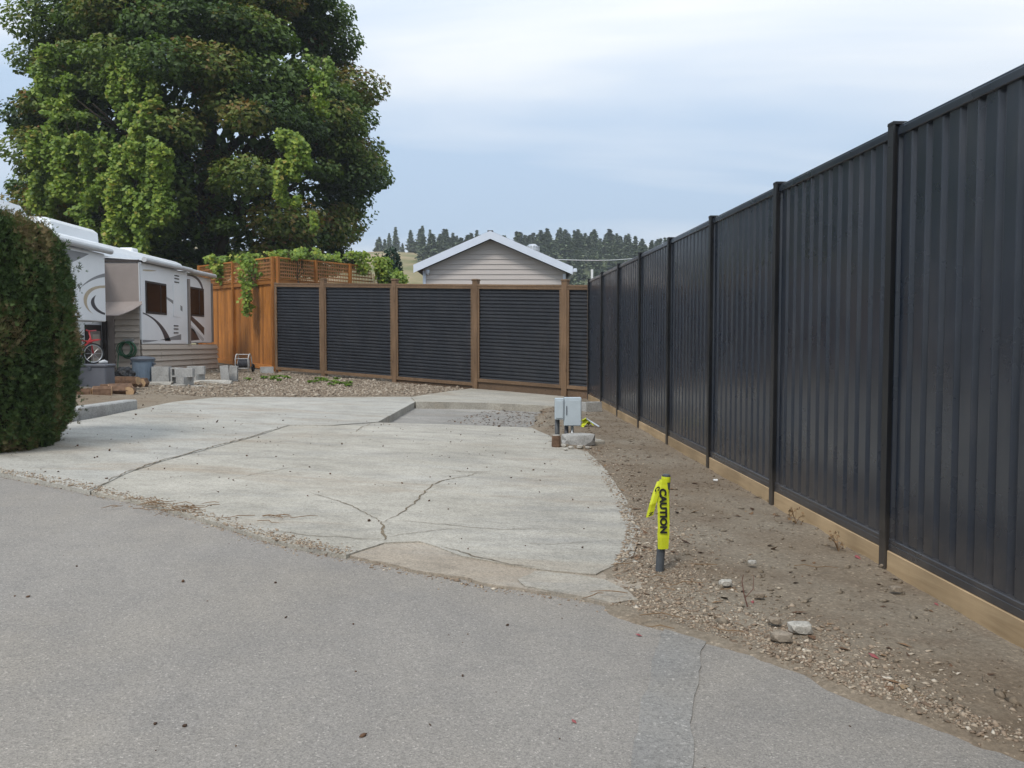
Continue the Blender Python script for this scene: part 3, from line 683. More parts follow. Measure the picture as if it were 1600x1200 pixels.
for i in range(ncl):
    z = prz[0] + (prz[-1]-prz[0])*(rng.random()**1.05); a = rng.uniform(0, 2*np.pi); rmax = np.interp(z, prz, prr)
    lump = 1 + .16*fbm(np.array([a*2.2+20]), np.array([z*.35]), 60)[0]
    fr = lump*(rng.uniform(.84, 1.0) if i % 6 else rng.uniform(.35, .75)); r = rmax*fr - .6
    c0 = np.array([TX + r*math.cos(a), TY + r*math.sin(a), z]); front = -math.sin(a) > -.5
    out = np.array([math.cos(a), math.sin(a), .75]); out /= np.linalg.norm(out)
    cr = rng.uniform(.7, 1.75); n = int((560 if front else 150)*cr**1.5)
    d = unit(n); d[:, 2] = d[:, 2]*.75 + .12; d += out*.35; rad = cr*rng.beta(4, 1.4, n)[:, None]
    p = c0 + d*rad*np.array([1, 1, .72])
    nr = d*.7 + np.array([0, 0, .75]) + rng.normal(0, .45, (n, 3))
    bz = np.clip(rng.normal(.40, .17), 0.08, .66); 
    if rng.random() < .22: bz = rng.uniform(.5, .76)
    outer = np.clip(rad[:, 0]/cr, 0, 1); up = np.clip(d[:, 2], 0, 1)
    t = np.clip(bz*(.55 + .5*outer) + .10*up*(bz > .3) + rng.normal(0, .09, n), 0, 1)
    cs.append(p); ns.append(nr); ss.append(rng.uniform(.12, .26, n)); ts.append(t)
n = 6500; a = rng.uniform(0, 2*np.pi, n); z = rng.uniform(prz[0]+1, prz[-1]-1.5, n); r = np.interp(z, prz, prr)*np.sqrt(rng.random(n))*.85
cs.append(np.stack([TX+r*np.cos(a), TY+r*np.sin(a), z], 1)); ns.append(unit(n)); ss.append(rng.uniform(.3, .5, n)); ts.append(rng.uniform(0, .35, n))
cs, ns, ss, ts = map(np.concatenate, (cs, ns, ss, ts))
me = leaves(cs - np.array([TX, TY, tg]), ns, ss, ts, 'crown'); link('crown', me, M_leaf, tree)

def vine(name, label, patches, d0, group=None, sz=(.12, .24), n0=1900, thr=-.04):
    """hanging curtains of leaves; patches = (px, py, width px, height px) at depth d0 on the crown's face"""
    cs, ns, ss, ts = [], [], [], []; root = None
    for (px, py, wpx, hpx, dd) in patches:
        c = P(px, py, dd); wd = wpx/1300*dd; ht = hpx/1300*dd
        if root is None: root = thing(name, label, 'vine', (c.x, c.y, c.z), group)
        n = int(n0*wd*ht*2.2); u = rng.uniform(-1, 1, n); v = rng.uniform(-1, 1, n); sd_ = int(px+py) % 50
        strand = fbm((u*wd+px)*1.9, (v*ht)*.55, sd_); edge = 1 - (np.abs(u)**2 + np.abs(v)**2.2) + .9*fbm((u*wd)*1.3+px, v*ht*1.3, sd_+7)
        k = (edge > .12) & (strand > thr) & (rng.random(n) < .3 + 1.8*np.clip(strand-thr, 0, 1)); u = u[k]; v = v[k]; st_ = strand[k]; m_ = len(u)
        cs.append(np.stack([c.x + u*wd*.62 + rng.normal(0, .05, m_), c.y - .55*st_ + rng.normal(0, .16, m_), c.z + v*ht*.6], 1))
        ns.append(np.array([0, -.75, .55]) + rng.normal(0, .5, (m_, 3))); ss.append(rng.uniform(*sz, m_)*.85); ts.append(np.clip(.45 + .4*st_ + rng.normal(0, .16, m_), 0, 1))
    cs, ns, ss, ts = map(np.concatenate, (cs, ns, ss, ts))
    link('leaves', leaves(cs - np.array(root.location), ns, ss, ts, 'leaves', .95, .15), M_vine, root)
    mb = MB()
    for (px, py, wpx, hpx, dd) in patches:
        for k in range(3):
            x0 = px + R.uniform(-.3, .3)*wpx; pts = [P(x0 + R.uniform(-6, 6), py - hpx*.5 + hpx*j/5, dd + .2) for j in range(6)]
            mb.tube(pts, .012, 5)
    part('stem', mb, M_bark, root); return root
vine('climbing_vine', 'light green vine curtain draping the left half of the maple crown', [(205, 130, 70, 90, 32.6), (225, 220, 60, 120, 32.2), (150, 265, 110, 90, 31.8), (230, 290, 85, 120, 31.6), (110, 250, 100, 120, 32.4), (175, 335, 100, 70, 31.5), (200, 370, 90, 50, 31.4), (82, 130, 56, 100, 33.4), (78, 300, 40, 70, 33)], 32)
vine('climbing_vine', 'yellow green vine patch hanging on the right half of the maple crown', [(455, 245, 62, 62, 31.5), (452, 290, 28, 60, 31.4), (487, 345, 14, 36, 31.8), (495, 130, 40, 90, 31.8)], 31.5)
# vines on the lattice
vine('grape_vine', 'grape vine clump on the lattice beside the trailer roof', [(342, 412, 26, 24, 30.4), (345, 430, 14, 26, 30.3)], 30, None, (.11, .2), 420, -.3)
vine('grape_vine', 'long grape vine strand trailing down the cedar boards', [(396, 408, 34, 20, 28.3), (393, 430, 22, 40, 27.9), (388, 462, 12, 36, 27.8), (386, 484, 7, 20, 27.8), (413, 426, 10, 14, 27.6)], 28, None, (.10, .18), 460, -.3)
vine('grape_vine', 'grape vine spilling along the lattice top at the fence corner', [(455, 399, 50, 14, 27.9), (482, 396, 34, 16, 28.4), (470, 420, 9, 46, 27.9), (425, 402, 26, 12, 27.3), (505, 402, 30, 8, 29.5)], 28, None, (.09, .17), 420, -.2)
vine('grape_vine', 'grape vine at the sloped end of the lattice', [(540, 402, 40, 12, 31), (568, 412, 18, 36, 32), (590, 415, 16, 40, 33), (556, 400, 40, 12, 31.5)], 31, None, (.10, .18), 420, -.2)

# ------------------------------------------------------------------ evergreen bushes beside the garage
def conifer_mesh(h, r, tiers, per, name, seed, sparse=0.0, needle=.5):
    q = np.random.default_rng(seed); cs, ns, ss, ts = [], [], [], []
    for i in range(tiers):
        t = (i+.5)/tiers; z = h*(.12 + .86*t); rr = r*(1-t)**.8*q.uniform(.7, 1.12)
        for k in range(per):
            if q.random() < sparse: continue
            a = q.uniform(0, 2*np.pi); m_ = 5
            for j in range(m_):
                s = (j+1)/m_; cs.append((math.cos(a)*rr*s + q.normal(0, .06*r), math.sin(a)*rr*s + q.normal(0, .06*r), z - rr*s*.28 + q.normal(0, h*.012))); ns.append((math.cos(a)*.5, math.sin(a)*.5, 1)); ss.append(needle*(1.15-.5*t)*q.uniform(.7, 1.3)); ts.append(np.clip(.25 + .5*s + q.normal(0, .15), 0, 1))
    return leaves(np.array(cs), np.array(ns) + q.normal(0, .35, (len(ns), 3)), np.array(ss), np.array(ts), name, .55, .35)
b = P(612, 470, 33.6); b.z = gz(b.x, b.y)-.1
hb = P(612, 388, 33.6).z - b.z
t_ = thing('spruce_bush', 'dark blue green evergreen bush between the lattice and the garage', 'bush', b)
link('trunk', MB().tube([(0, 0, -.2), (0, 0, hb*.8)], [.1, .03], 7).mesh('trunk'), M_bark, t_)
cs = unit(5200); rad = rng.beta(5, 1.3, 5200)[:, None]; cs = cs*rad*np.array([.62, .62, hb*.5]) + np.array([0, 0, hb*.52])
link('crown', leaves(cs, unit(5200)+np.array([0, 0, .5]), rng.uniform(.1, .2, 5200), rng.random(5200), 'crown', .5), M_spruce, t_)
vine('leafy_shrub', 'yellow green leafy shrub in front of the dark evergreen bush', [(606, 430, 34, 26, 32.6), (626, 436, 20, 18, 31.8), (598, 415, 18, 26, 32.8)], 32, None, (.10, .18), 700, -.3)

# ------------------------------------------------------------------ far conifers on the hillside
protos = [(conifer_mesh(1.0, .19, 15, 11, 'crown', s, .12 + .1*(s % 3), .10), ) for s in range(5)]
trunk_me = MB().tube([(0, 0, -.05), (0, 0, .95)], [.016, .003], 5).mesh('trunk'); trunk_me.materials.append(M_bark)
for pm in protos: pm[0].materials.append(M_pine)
def pine(x, y, h, label, wide=1.0, group='conifers on the far hillside'):
    z = float(terrain_z(np.array(x), np.array(y))) - .3
    o = thing('pine_tree', label, 'tree', (x, y, z), group)
    a = link('crown', R.choice(protos)[0], None, o); b = link('trunk', trunk_me, None, o)
    for q in (a, b): q.scale = (h*wide, h*wide, h); q.rotation_euler = (0, 0, R.uniform(0, 6))
    return o
named = [(618, 352, 290, 'pair of dark hillside conifers just right of the maple, leftmost'), (608, 362, 285, 'smaller hazy conifer touching the edge of the maple crown'), (660, 350, 290, 'tallest hazy conifer left of the garage gable'), (672, 356, 295, 'hazy conifer right beside the tallest one left of the gable'),
         (698, 356, 288, 'broad hazy conifer above the left slope of the garage roof'), (714, 366, 292, 'slim hazy conifer over the left roof slope'), (745, 357, 295, 'hazy conifer just left of the garage roof peak'), (812, 365, 290, 'hazy conifer right of the garage roof peak'), (828, 369, 295, 'hazy conifer above the silver roof vent'), (876, 360, 280, 'tall loose conifer standing over the right end of the garage')]
for px, py, d, lb in named:
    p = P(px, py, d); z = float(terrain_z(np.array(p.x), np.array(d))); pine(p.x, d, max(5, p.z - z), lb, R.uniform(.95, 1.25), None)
lab_far = 'hazy green conifer in the wooded hillside beyond the fences'
for i in range(210):
    if i < 140: px = R.uniform(640, 1040); d = R.uniform(235, 325); h = R.uniform(6, 9)
    elif i < 200: px = R.uniform(835, 1040); d = R.uniform(165, 240); h = R.uniform(5, 7)
    else: px = R.uniform(575, 660); d = R.uniform(292, 325); h = R.uniform(5, 8)
    if px < 700 and d < 285 and i % 3: continue
    pine((px-800)/1300*d, d, h, lab_far, R.uniform(1.35, 2.1))
for i in range(26):
    px = R.uniform(-40, 60); d = R.uniform(295, 330); pine((px-800)/1300*d, d, R.uniform(7, 10), 'far hillside conifer above the hedge at the left edge', R.uniform(1, 1.4), 'far conifers at the left edge')

# ------------------------------------------------------------------ garage
GY = 28.6
def gp(px, py, y=GY): return P(px, py, y)
pk = gp(766, 368, GY-.35); el = gp(646, 421, GY-.35); er = gp(895, 424, GY-.35); gbase = gz(-.7, GY)
house = thing('garage', 'beige sided garage with white trimmed gable showing above the back fence', 'building', (pk.x, GY, gbase))
m = Mat('vinyl_siding'); M_sid = m.fin(m.mix(m.noise(1.5, 4, .6), (0.44, 0.40, 0.375), (0.50, 0.455, 0.43)), .55, .3)
M_white = plain('white_trim', (0.62, 0.67, 0.76), .5, .4, 0, .05, 2)
M_roof = plain('roof_shingle', (0.10, 0.095, 0.09), .9, .2, 0, .3, 9, .4)
wl, wr = gp(661, 440).x, gp(884, 440).x; slope_r = (pk.z - er.z)/(er.x - pk.x); slope_l = (pk.z - el.z)/(pk.x - el.x)
ztop = lambda x: pk.z - (slope_l*(pk.x-x) if x < pk.x else slope_r*(x-pk.x)) - .10
wall = part('wall', MB().prism([(wl, GY, gbase-.2), (wr, GY, gbase-.2), (wr, GY, ztop(wr)), (pk.x, GY, ztop(pk.x)), (wl, GY, ztop(wl))], (0, .02, 0), (0, 9, 0)), M_sid, house)
z = gbase; ch = .172
while z < pk.z - .2:
    za, zb = z, min(z+ch, ztop(pk.x)-.02)
    def span(zz):
        return (wl if ztop(wl) > zz else pk.x - (pk.z-.10-zz)/slope_l, wr if ztop(wr) > zz else pk.x + (pk.z-.10-zz)/slope_r)
    a0, a1 = span(za); b0, b1 = span(zb)
    v = [(a0, GY-.028, za), (a1, GY-.028, za), (b1, GY-.004, zb), (b0, GY-.004, zb), (a0, GY+.015, za), (a1, GY+.015, za), (b1, GY+.015, zb), (b0, GY+.015, zb)]
    part('siding_board', MB().add(v, [(0, 1, 2, 3), (4, 7, 6, 5), (0, 4, 5, 1), (3, 2, 6, 7), (0, 3, 7, 4), (1, 5, 6, 2)]), M_sid, wall); z += ch
for nm, (pa, pb) in (('roof', (el, pk)), ('roof', (pk, er))):
    y0, y1 = GY-.36, GY+9.3; th = .13
    up = Vector((0, 0, .035))
    part(nm, MB().prism([pa+up, pb+up, pb+up+Vector((0, 0, th)), pa+up+Vector((0, 0, th))], (0, 0.02, 0), (0, y1-y0, 0)), M_roof, house)
    part('rake_board', MB().prism([pa+Vector((0, 0, -.11)), pb+Vector((0, 0, -.11)), pb+Vector((0, 0, .155)), pa+Vector((0, 0, .155))], (0, -.03, 0), (0, .012, 0)), M_white, house)
    part('soffit', MB().prism([pa, pb, pb+Vector((0, 0, .03)), pa+Vector((0, 0, .03))], (0, .014, 0), (0, .36, 0)), M_white, house)
part('ridge_cap', MB().box(pk+Vector((0, 4.7, .165)), (.2, 9.36, .03), .01), M_roof, house)
g = er + Vector((.07, 0, .02)); part('gutter', MB().box(g+Vector((0, 4.6, 0)), (.13, 9.5, .13), .02), M_white, house)
part('corner_trim', MB().box((wr-.05, GY-.04, (gbase+ztop(wr))/2), (.1, .03, ztop(wr)-gbase-.1), .004), M_white, house)
part('corner_trim', MB().box((wl+.05, GY-.04, (gbase+ztop(wl))/2), (.1, .03, ztop(wl)-gbase-.1), .004), M_white, house)
M_bronze = plain('dark_bronze', (0.08, 0.06, 0.05), .5)
lf = gp(668, 428, GY-.12); part('flood_light', MB().lathe([(.03, 0), (.07, .03), (.08, .14)], lf, 12).box(lf+Vector((0, .08, 0)), (.06, .12, .06), .01), M_white, house, True)
M_galv = plain('galvanised', (0.55, 0.56, 0.57), .35, .5, .8, .15, 8)
vb = P(832, 410, GY+3); mb = MB().lathe([(.10, -.2), (.10, .30), (.20, .33), (.26, .45), (.24, .58), (.12, .68)], vb, 16)
for k in range(14):
    a = k*2*math.pi/14; mb.box(vb+Vector((math.cos(a)*.25, math.sin(a)*.25, .48)), (.012, .05, .24), 0, Matrix.Rotation(a+.5, 3, 'Z'))
part('roof_vent', mb, M_galv, house)
vp = P(840, 406, GY+2.2); part('vent_pipe', MB().tube([vp, vp+Vector((0, 0, .35))], .05, 10), M_galv, house)
wp = P(925, 440, 30); M_wht = plain('white_plastic', (0.75, 0.75, 0.74), .4)
wz = terrain_z(np.array(wp.x), np.array(30.)).item()
o = solo('marker_pole', MB().tube([(wp.x, 30, wz), (wp.x, 30, P(925, 421, 30).z)], .045, 8), M_wht, 'thin white pole poking above the corner where the two fences meet', 'pole', (wp.x, 30, wz))
rs = P(960, 452, 36); rz = gz(2.6, 36)
sh = thing('shed', 'low red roofed shed just showing past the fence corner', 'building', (rs.x, 36, rz))
M_red = plain('red_roof', (0.26, 0.07, 0.055), .7); zt = P(940, 433, 36).z
part('wall', MB().box((rs.x, 38, (rz+zt-.5)/2-.1), (2.6, 3.4, zt-.5-rz+.2)), M_sid, sh)
part('roof', MB().prism([(rs.x-1.6, 36, zt-.55), (rs.x+1.6, 36, zt-.55), (rs.x, 36, zt)], (0, 0, 0), (0, 4, 0)), M_red, sh)
wa, wb = P(852, 405, 31.0), P(1060, 388, 60); mb = MB(); pts = [wa.lerp(wb, k/12) - Vector((0, 0, .35*math.sin(math.pi*k/12))) for k in range(13)]
o = solo('service_wire', mb.tube(pts, .016, 5), M_wht, 'pale overhead service wire running right from the garage roof', 'wire', wa)
# ------------------------------------------------------------------ fifth-wheel trailer with slide-outs
M_rvw = plain('trailer_white', (0.76, 0.78, 0.80), .32, .5, 0, .05, 1.2, .02)
M_taupe = plain('trailer_taupe', (0.25, 0.212, 0.192), .55, .4, 0, .08, 2)
M_grey = plain('trailer_grey', (0.22, 0.225, 0.235), .45, .5, 0, .08, 2)
M_dark = plain('decal_dark', (0.055, 0.055, 0.065), .4, .5, 0, .1)
M_tan = plain('decal_tan', (0.45, 0.375, 0.27), .4, .5, 0, .1)
M_brn = plain('decal_brown', (0.075, 0.052, 0.046), .4, .5, 0, .1)
M_dkb = plain('door_frame_brown', (0.035, 0.027, 0.024), .6)
m = Mat('tinted_glass'); M_glass = m.fin(m.mix(m.ramp(m.noise(2.5, 3, .5), [(.4, 0), (.6, 1)]), (0.006, 0.005, 0.005), (0.014, 0.009, 0.008)), .10, .10)
m = Mat('skirting_siding'); M_skirt = m.fin(m.mix(m.noise(1.4, 5, .65), (0.40, 0.34, 0.285), (0.49, 0.43, 0.37)), .6, .3)
XS, XM, XB = -9.85, -10.85, -13.4; g0 = gz(-10.5, 22)
rv = thing('travel_trailer', 'white fifth wheel trailer with swoosh graphics, slide-outs and tan skirting behind the hedge', 'trailer', (XM, 21, g0))
ZR = 4.04
# body with a rounded roof edge, raised nose in front
sec = [(XB, 2.05), (XM, 2.05), (XM, 3.90), (XM-.04, 4.08), (XM-.14, 4.22), (XM-.33, 4.30), (-12.1, 4.36), (XB+.35, 4.30), (XB+.05, 4.08), (XB, 3.9)]
part('nose', MB().prism([(x, 0, z) for x, z in sec], (0, 13.2, 0), (0, 20.6, 0)), M_rvw, rv)
sec2 = [(XB, 1.25), (XM, 1.25)] + sec[2:]
part('body', MB().prism([(x, 0, z) for x, z in sec2], (0, 20.602, 0), (0, 27.75, 0)), M_rvw, rv)
part('roof_trim', MB().box((XM+.012, 20.5, 3.895), (.03, 14.4, .035), .006), M_grey, rv)
def slide(y0, y1, xo, zb0, zt0, name='slide_out'):
    s = part(name, MB().box(((xo+XM)/2 + .001, (y0+y1)/2, (zb0+zt0)/2), (xo-XM-.002, y1-y0, zt0-zb0), .02), M_rvw, rv)
    # roller awning along the top edge
    return s
ZT = 3.74
s1 = slide(15.0, 20.25, XS, 2.10, ZT); s2 = slide(22.2, 25.35, XS, 1.56, ZT); s3 = slide(25.46, 27.62, XS-.10, 1.60, ZT-.02)
def topper(y0, y1, xo, par):
    part('topper', MB().prism([(XM+.01, 0, ZT+.14), (xo+.10, 0, ZT+.05), (xo+.10, 0, ZT+.035), (XM+.01, 0, ZT+.12)], (0, y0-.02, 0), (0, y1+.02, 0)), M_rvw, par)
    part('topper_roll', MB().tube([(xo+.12, y0-.06, ZT+.06), (xo+.12, y1+.06, ZT+.06)], .07, 12), M_grey2, par)
M_grey2 = plain('topper_grey', (0.48, 0.49, 0.50), .4, .4, 0, .06, 2)
topper(15.0, 20.25, XS, s1); topper(22.2, 25.3, XS, s2); topper(25.5, 27.6, XS-.1, s3)
# taupe end wall of the rear slide with a sagging flap below it
part('end_panel', MB().box((-10.33, 22.135, 3.19), (.94, .02, 1.03), .004), M_taupe, rv)
part('end_trim', MB().box((-9.865, 22.13, 2.70), (.03, .03, 2.05), .004), M_grey2, rv)
part('end_shade', MB().box((-10.33, 22.13, 3.755), (.94, .045, .08), .004), M_dkb, rv)
fl = [P(165, 473, 22.12), P(222, 472, 22.12), P(222, 476, 21.9), P(207, 485, 21.5), P(193, 491, 21.3), P(184, 494, 21.2), P(165, 493.5, 21.3)]
part('flap', MB().prism(fl, (0, 0, 0), (0, 0, .02)), M_taupe, rv)
part('corner_strip', MB().box((XS-.03, 25.405, 2.55), (.16, .105, 1.98), .004), M_taupe, rv)
part('rear_strip', MB().box((XS-.12, 27.66, 2.6), (.12, .07, 1.95), .004), M_taupe, rv)
# windows
def window(yc, zc_, wy, hz, xo):
    fr = part('window', MB().box((xo+.008, yc, zc_), (.03, wy, hz), .03), M_dkb, rv)
    part('pane', MB().box((xo+.026, yc-wy*.0, zc_), (.008, wy-.11, hz-.11), .003), M_glass, fr)
    part('mullion', MB().box((xo+.033, yc+wy*.18, zc_), (.008, .025, hz-.12), 0), M_dkb, fr)
def side_pt(px, py, xo):
    d = ray(px, py); t = xo/d.x; return Vector((xo, d.y*t, EYE + d.z*t))
def win_px(x0, x1, y0, y1, xo):
    a, b = side_pt(x0, (y0+y1)/2, xo), side_pt(x1, (y0+y1)/2, xo); zt, zb = side_pt((x0+x1)/2, y0, xo).z, side_pt((x0+x1)/2, y1, xo).z
    window((a.y+b.y)/2, (zt+zb)/2, b.y-a.y, zt-zb, xo)
win_px(227, 259.5, 441, 491, XS); win_px(292, 318, 449, 494, XS-.1)
# printed swooshes: thin films on the slide walls
def ease(pts, n=14):
    out = []
    for i in range(n+1):
        t = i/n; q = [Vector(p) for p in pts]
        while len(q) > 1: q = [q[k].lerp(q[k+1], t) for k in range(len(q)-1)]
        out.append(q[0])
    return out
def decal(a, b, xo, mat, par, lift=.002):
    """band between two bezier edges given as survey points on the wall"""
    A_, B_ = ease([(*p, 0) for p in a]), ease([(*p, 0) for p in b]); v = []
    for p, q in zip(A_, B_): v += [side_pt(p.x, p.y, xo)+Vector((lift, 0, 0)), side_pt(q.x, q.y, xo)+Vector((lift, 0, 0))]
    part('decal', MB().add(v, [(2*i, 2*i+1, 2*i+3, 2*i+2) for i in range(len(A_)-1)]), mat, par)
decal([(95, 388), (120, 392), (139, 397)], [(95, 417), (110, 412), (139, 397)], XS, M_grey, s1)
decal([(125, 450), (140, 432), (164, 427)], [(125, 450), (145, 434), (164, 433)], XS, M_grey, s1)
decal([(164, 446), (124, 445), (122, 478), (146, 491)], [(164, 450), (133, 448), (128, 478), (146, 491)], XS, M_tan, s1)
decal([(150, 461), (133, 470), (145, 488), (164, 492)], [(150, 461), (143, 472), (150, 484), (164, 489)], XS, M_dark, s1)
decal([(223, 490), (250, 500), (258, 533)], [(223, 488), (255, 500), (267, 533)], XS, M_dark, s2)
decal([(259, 463), (272, 470), (285, 479)], [(259, 466), (272, 476), (285, 487)], XS, M_grey, s2)
decal([(223, 421), (235, 421), (245, 423)], [(223, 423), (235, 425), (245, 423)], XS, M_tan, s2)
decal([(222.6, 535.5), (245, 534), (283, 522)], [(222.6, 531), (245, 532), (283, 531)], XS, M_grey, s2)
decal([(292, 429), (315, 428), (318, 455)], [(292, 430.5), (311, 432), (316, 455)], XS-.1, M_dark, s3)
decal([(290, 486), (305, 498), (319, 512)], [(290, 492), (303, 505), (319, 524)], XS-.1, M_brn, s3)
decal([(290, 500), (302, 510), (319, 530)], [(290, 505), (300, 515), (317, 534)], XS-.1, M_grey2, s3)
decal([(290, 533.5), (302, 532), (312, 531)], [(290, 517), (300, 506), (307, 522)], XS-.1, M_brn, s3)
# wall vents
for px, py in ((276, 431), (276, 435.5), (276, 441), (275, 509), (275, 514), (275, 520)):
    c = side_pt(px, py, XS); part('vent_slot', MB().box(c+Vector((.006, 0, 0)), (.014, .32, .035), .004), M_dark, rv)
part('hatch', MB().box(side_pt(276, 470, XS)+Vector((.004, 0, 0)), (.01, .5, .95), .003), M_rvw, rv)
# roof equipment
a = P(88, 367, 18.6); c = Vector((-11.6, 19.6, 4.24))
part('air_conditioner', MB().prism([(-12.25, 0, 4.33), (-11.3, 0, 4.27), (-11.32, 0, 4.58), (-11.45, 0, 4.68), (-12.25, 0, 4.72)], (0, 20.6, 0), (0, 22.9, 0)), M_rvw, rv)
part('roof_pod', MB().prism([(0, 17.4, 4.27), (0, 19.5, 4.27), (0, 19.45, 4.55), (0, 19.2, 4.72), (0, 17.6, 4.76), (0, 17.4, 4.6)], (-12.2, 0, 0), (-11.25, 0, 0)), M_rvw, rv)
part('roof_vent', MB().box((-11.4, 24.9, 4.34), (.4, .4, .14), .03), M_rvw, rv)
part('clearance_light', MB().lathe([(.035, 0), (.035, .02), (.015, .035)], (XM-.05, 22.6, 4.10), 10), M_dark, rv)
# skirting of lap siding, board by board
def course(par, p0, p1, z0, z1, nrm):
    n = Vector(nrm); 
    part('board', MB().add([p0+n*.05+Vector((0, 0, z0)), p1+n*.05+Vector((0, 0, z0)), p1+n*.006+Vector((0, 0, z1)), p0+n*.006+Vector((0, 0, z1)), p0-n*.01+Vector((0, 0, z0)), p1-n*.01+Vector((0, 0, z0)), p1-n*.01+Vector((0, 0, z1)), p0-n*.01+Vector((0, 0, z1))], [(0, 1, 2, 3), (4, 7, 6, 5), (0, 4, 5, 1), (3, 2, 6, 7), (0, 3, 7, 4), (1, 5, 6, 2)]), M_skirt, par)
sk = part('skirting', MB().box((XS-.06, 25.0, 1.08), (.08, 5.56, .95), .003), M_dkb, rv)
z = .62
while z < 1.50:
    z1 = min(z+.158, 1.548)
    for ya, yb in ((22.16, 23.35), (23.365, 25.6), (25.615, 27.85)): course(sk, Vector((XS-.02, ya, 0)), Vector((XS-.02, yb, 0)), z, z1, (1, 0, 0))
    z += .16
sk2 = part('skirting', MB().box((-10.2, 22.165, 1.64), (.68, .03, 2.05), .003), M_dkb, rv)
z = .62
while z < 2.62:
    course(sk2, Vector((-10.53, 22.135, 0)), Vector((XS-.032, 22.135, 0)), z, z+.158, (0, -1, 0)); z += .16
part('skirting_corner', MB().box((-10.66, 22.13, 1.62), (.24, .06, 2.05), .004), M_taupe, rv)
part('storage_post', MB().box((-10.74, 21.98, 1.37), (.10, .10, 1.62), .006), M_dkb, rv)
part('storage_wall', MB().box((XM-.04, 21.35, 1.3), (.06, 1.45, 1.5), .004), M_grey, rv)
fr = part('storage_door', MB().box((XM+.02, 21.55, 1.34), (.05, .78, 1.44), .006), M_dkb, rv)
part('door_leaf', MB().box((XM+.05, 21.60, 1.30), (.03, .50, 1.20), .006), M_taupe, fr)
for zc_ in (1.0, 1.6): part('door_panel', MB().box((XM+.068, 21.60, zc_), (.014, .34, .42), .006), M_skirt, fr)
part('nose_wall', MB().box((-12.35, 20.55, 1.36), (2.0, .06, 1.46), .004), M_grey, rv)

# ------------------------------------------------------------------ cedar hedge column at the left
hx, hy = -5.72, 9.2; hzg = gz(hx, hy)
hg = thing('cedar_hedge', 'tall clipped green and brown cedar hedge at the left edge of the photo', 'hedge', (hx, hy, hzg))
hz_ = np.array([0.0, .10, .35, .8, 1.3, 1.8, 2.1, 2.32, 2.46, 2.54]); hr = np.array([.52, .56, .65, .71, .735, .71, .655, .58, .47, .15])
th = np.linspace(0, 2*np.pi, 33)[:-1]; V = []
for z, r in zip(hz_, hr):
    for a in th: V.append((r*.86*math.cos(a)*1.0, r*.86*math.sin(a)*1.5, z))
F = [(i*32+k, i*32+(k+1) % 32, (i+1)*32+(k+1) % 32, (i+1)*32+k) for i in range(len(hz_)-1) for k in range(32)]
m = Mat('hedge_core'); M_core = m.fin((0.022, 0.020, 0.013), 1, 0)
link('dark_core', np_mesh('dark_core', V, F), M_core, hg)  # solid dark shell blocking the view through; the hedge's inner shade is in its colour
n = 62000; a = rng.uniform(0, 2*np.pi, n); z = rng.uniform(0.0, 2.56, n)
lump = 1 + .13*fbm(a*3.2+9, z*2.1, 31) + .09*fbm(a*9, z*6, 35)
r = np.interp(z, hz_, hr)*lump*(1 - .16*rng.beta(1.3, 2.0, n)) + np.where(rng.random(n) < .10, rng.exponential(.035, n), 0); z = z + np.where(z > 2.2, rng.exponential(.03, n), 0)
p = np.stack([r*np.cos(a), r*np.sin(a)*1.5, z + .0*a], 1); nr = np.stack([np.cos(a), np.sin(a)*.8, np.full(n, .25)], 1)
brown = np.clip(fbm(a*2.3+3, z*1.6, 44)*1.5 + .15*np.clip(np.cos(a)*1.0, 0, 1) + .28*np.clip((z-1.6)/1.0, 0, 1), -.4, .6)
tt = np.clip(.46 + .62*brown + rng.normal(0, .16, n), 0, 1)
# each spray: a fan of narrow leaflets pointing up and out
up = np.array([0, 0, 1.0]); ax = nr*rng.uniform(.3, 1.0, (n, 1)) + up*rng.uniform(.1, .9, (n, 1)) + rng.normal(0, .35, (n, 3)); ax /= np.linalg.norm(ax, axis=1, keepdims=True)
sd = np.cross(ax, nr + rng.normal(0, .6, (n, 3))); sd /= np.linalg.norm(sd, axis=1, keepdims=True); s = (.022 + rng.gamma(2, .012, n))[:, None]
b0 = p - ax*s*.4; V = []
tips = [(-.75, .55), (-.32, .95), (.22, 1.1), (.68, .6)]
Vs = [b0]
for u, vq in tips: Vs.append(b0 + ax*s*vq + sd*s*u*.8)
mids = [(-.22, .42), (.0, .5), (.24, .42)]
for u, vq in mids: Vs.append(b0 + ax*s*vq + sd*s*u*.8)
V = np.stack(Vs, 1).reshape(-1, 3); k = (np.arange(n)*8)[:, None]
F = np.concatenate([k + np.array([q]) for q in ((0, 5, 1), (0, 6, 2), (0, 7, 3), (0, 4, 7), (5, 6, 2))])
link('foliage', np_mesh('foliage', V, F, np.repeat(tt, 8)), M_thuja, hg)
mb = MB()
for k in range(5): mb.tube([(R.uniform(-.1, .1), R.uniform(-.3, .3), -.1), (R.uniform(-.15, .15), R.uniform(-.4, .4), 1.6)], [.05, .02], 6)
link('stem', mb.mesh('stem'), M_bark, hg)

# ------------------------------------------------------------------ kerb and items in the yard
def on(px, py, off=.04): p = G(px, py, off); return p
ka, kb_ = G(92, 657, .04), G(205, 632, .1); kd = (kb_-ka); kl = kd.length; q = Matrix.Rotation(math.atan2(kd.y, kd.x), 3, 'Z'); km = ka.lerp(kb_, .5)
kr = thing('concrete_kerb', 'short concrete kerb at the edge of the slab beside the hedge', 'kerb', (km.x, km.y, gz(km.x, km.y)))
ux = kd.normalized()
for s0, s1 in ((-1.0, .32), (.335, kl)):
    c = ka + ux*(s0+s1)/2; c.z = gz(c.x, c.y)+.07; part('kerb_stone', MB().box(c, (s1-s0, .22, .24), .02, q), M_conc_grey, kr)

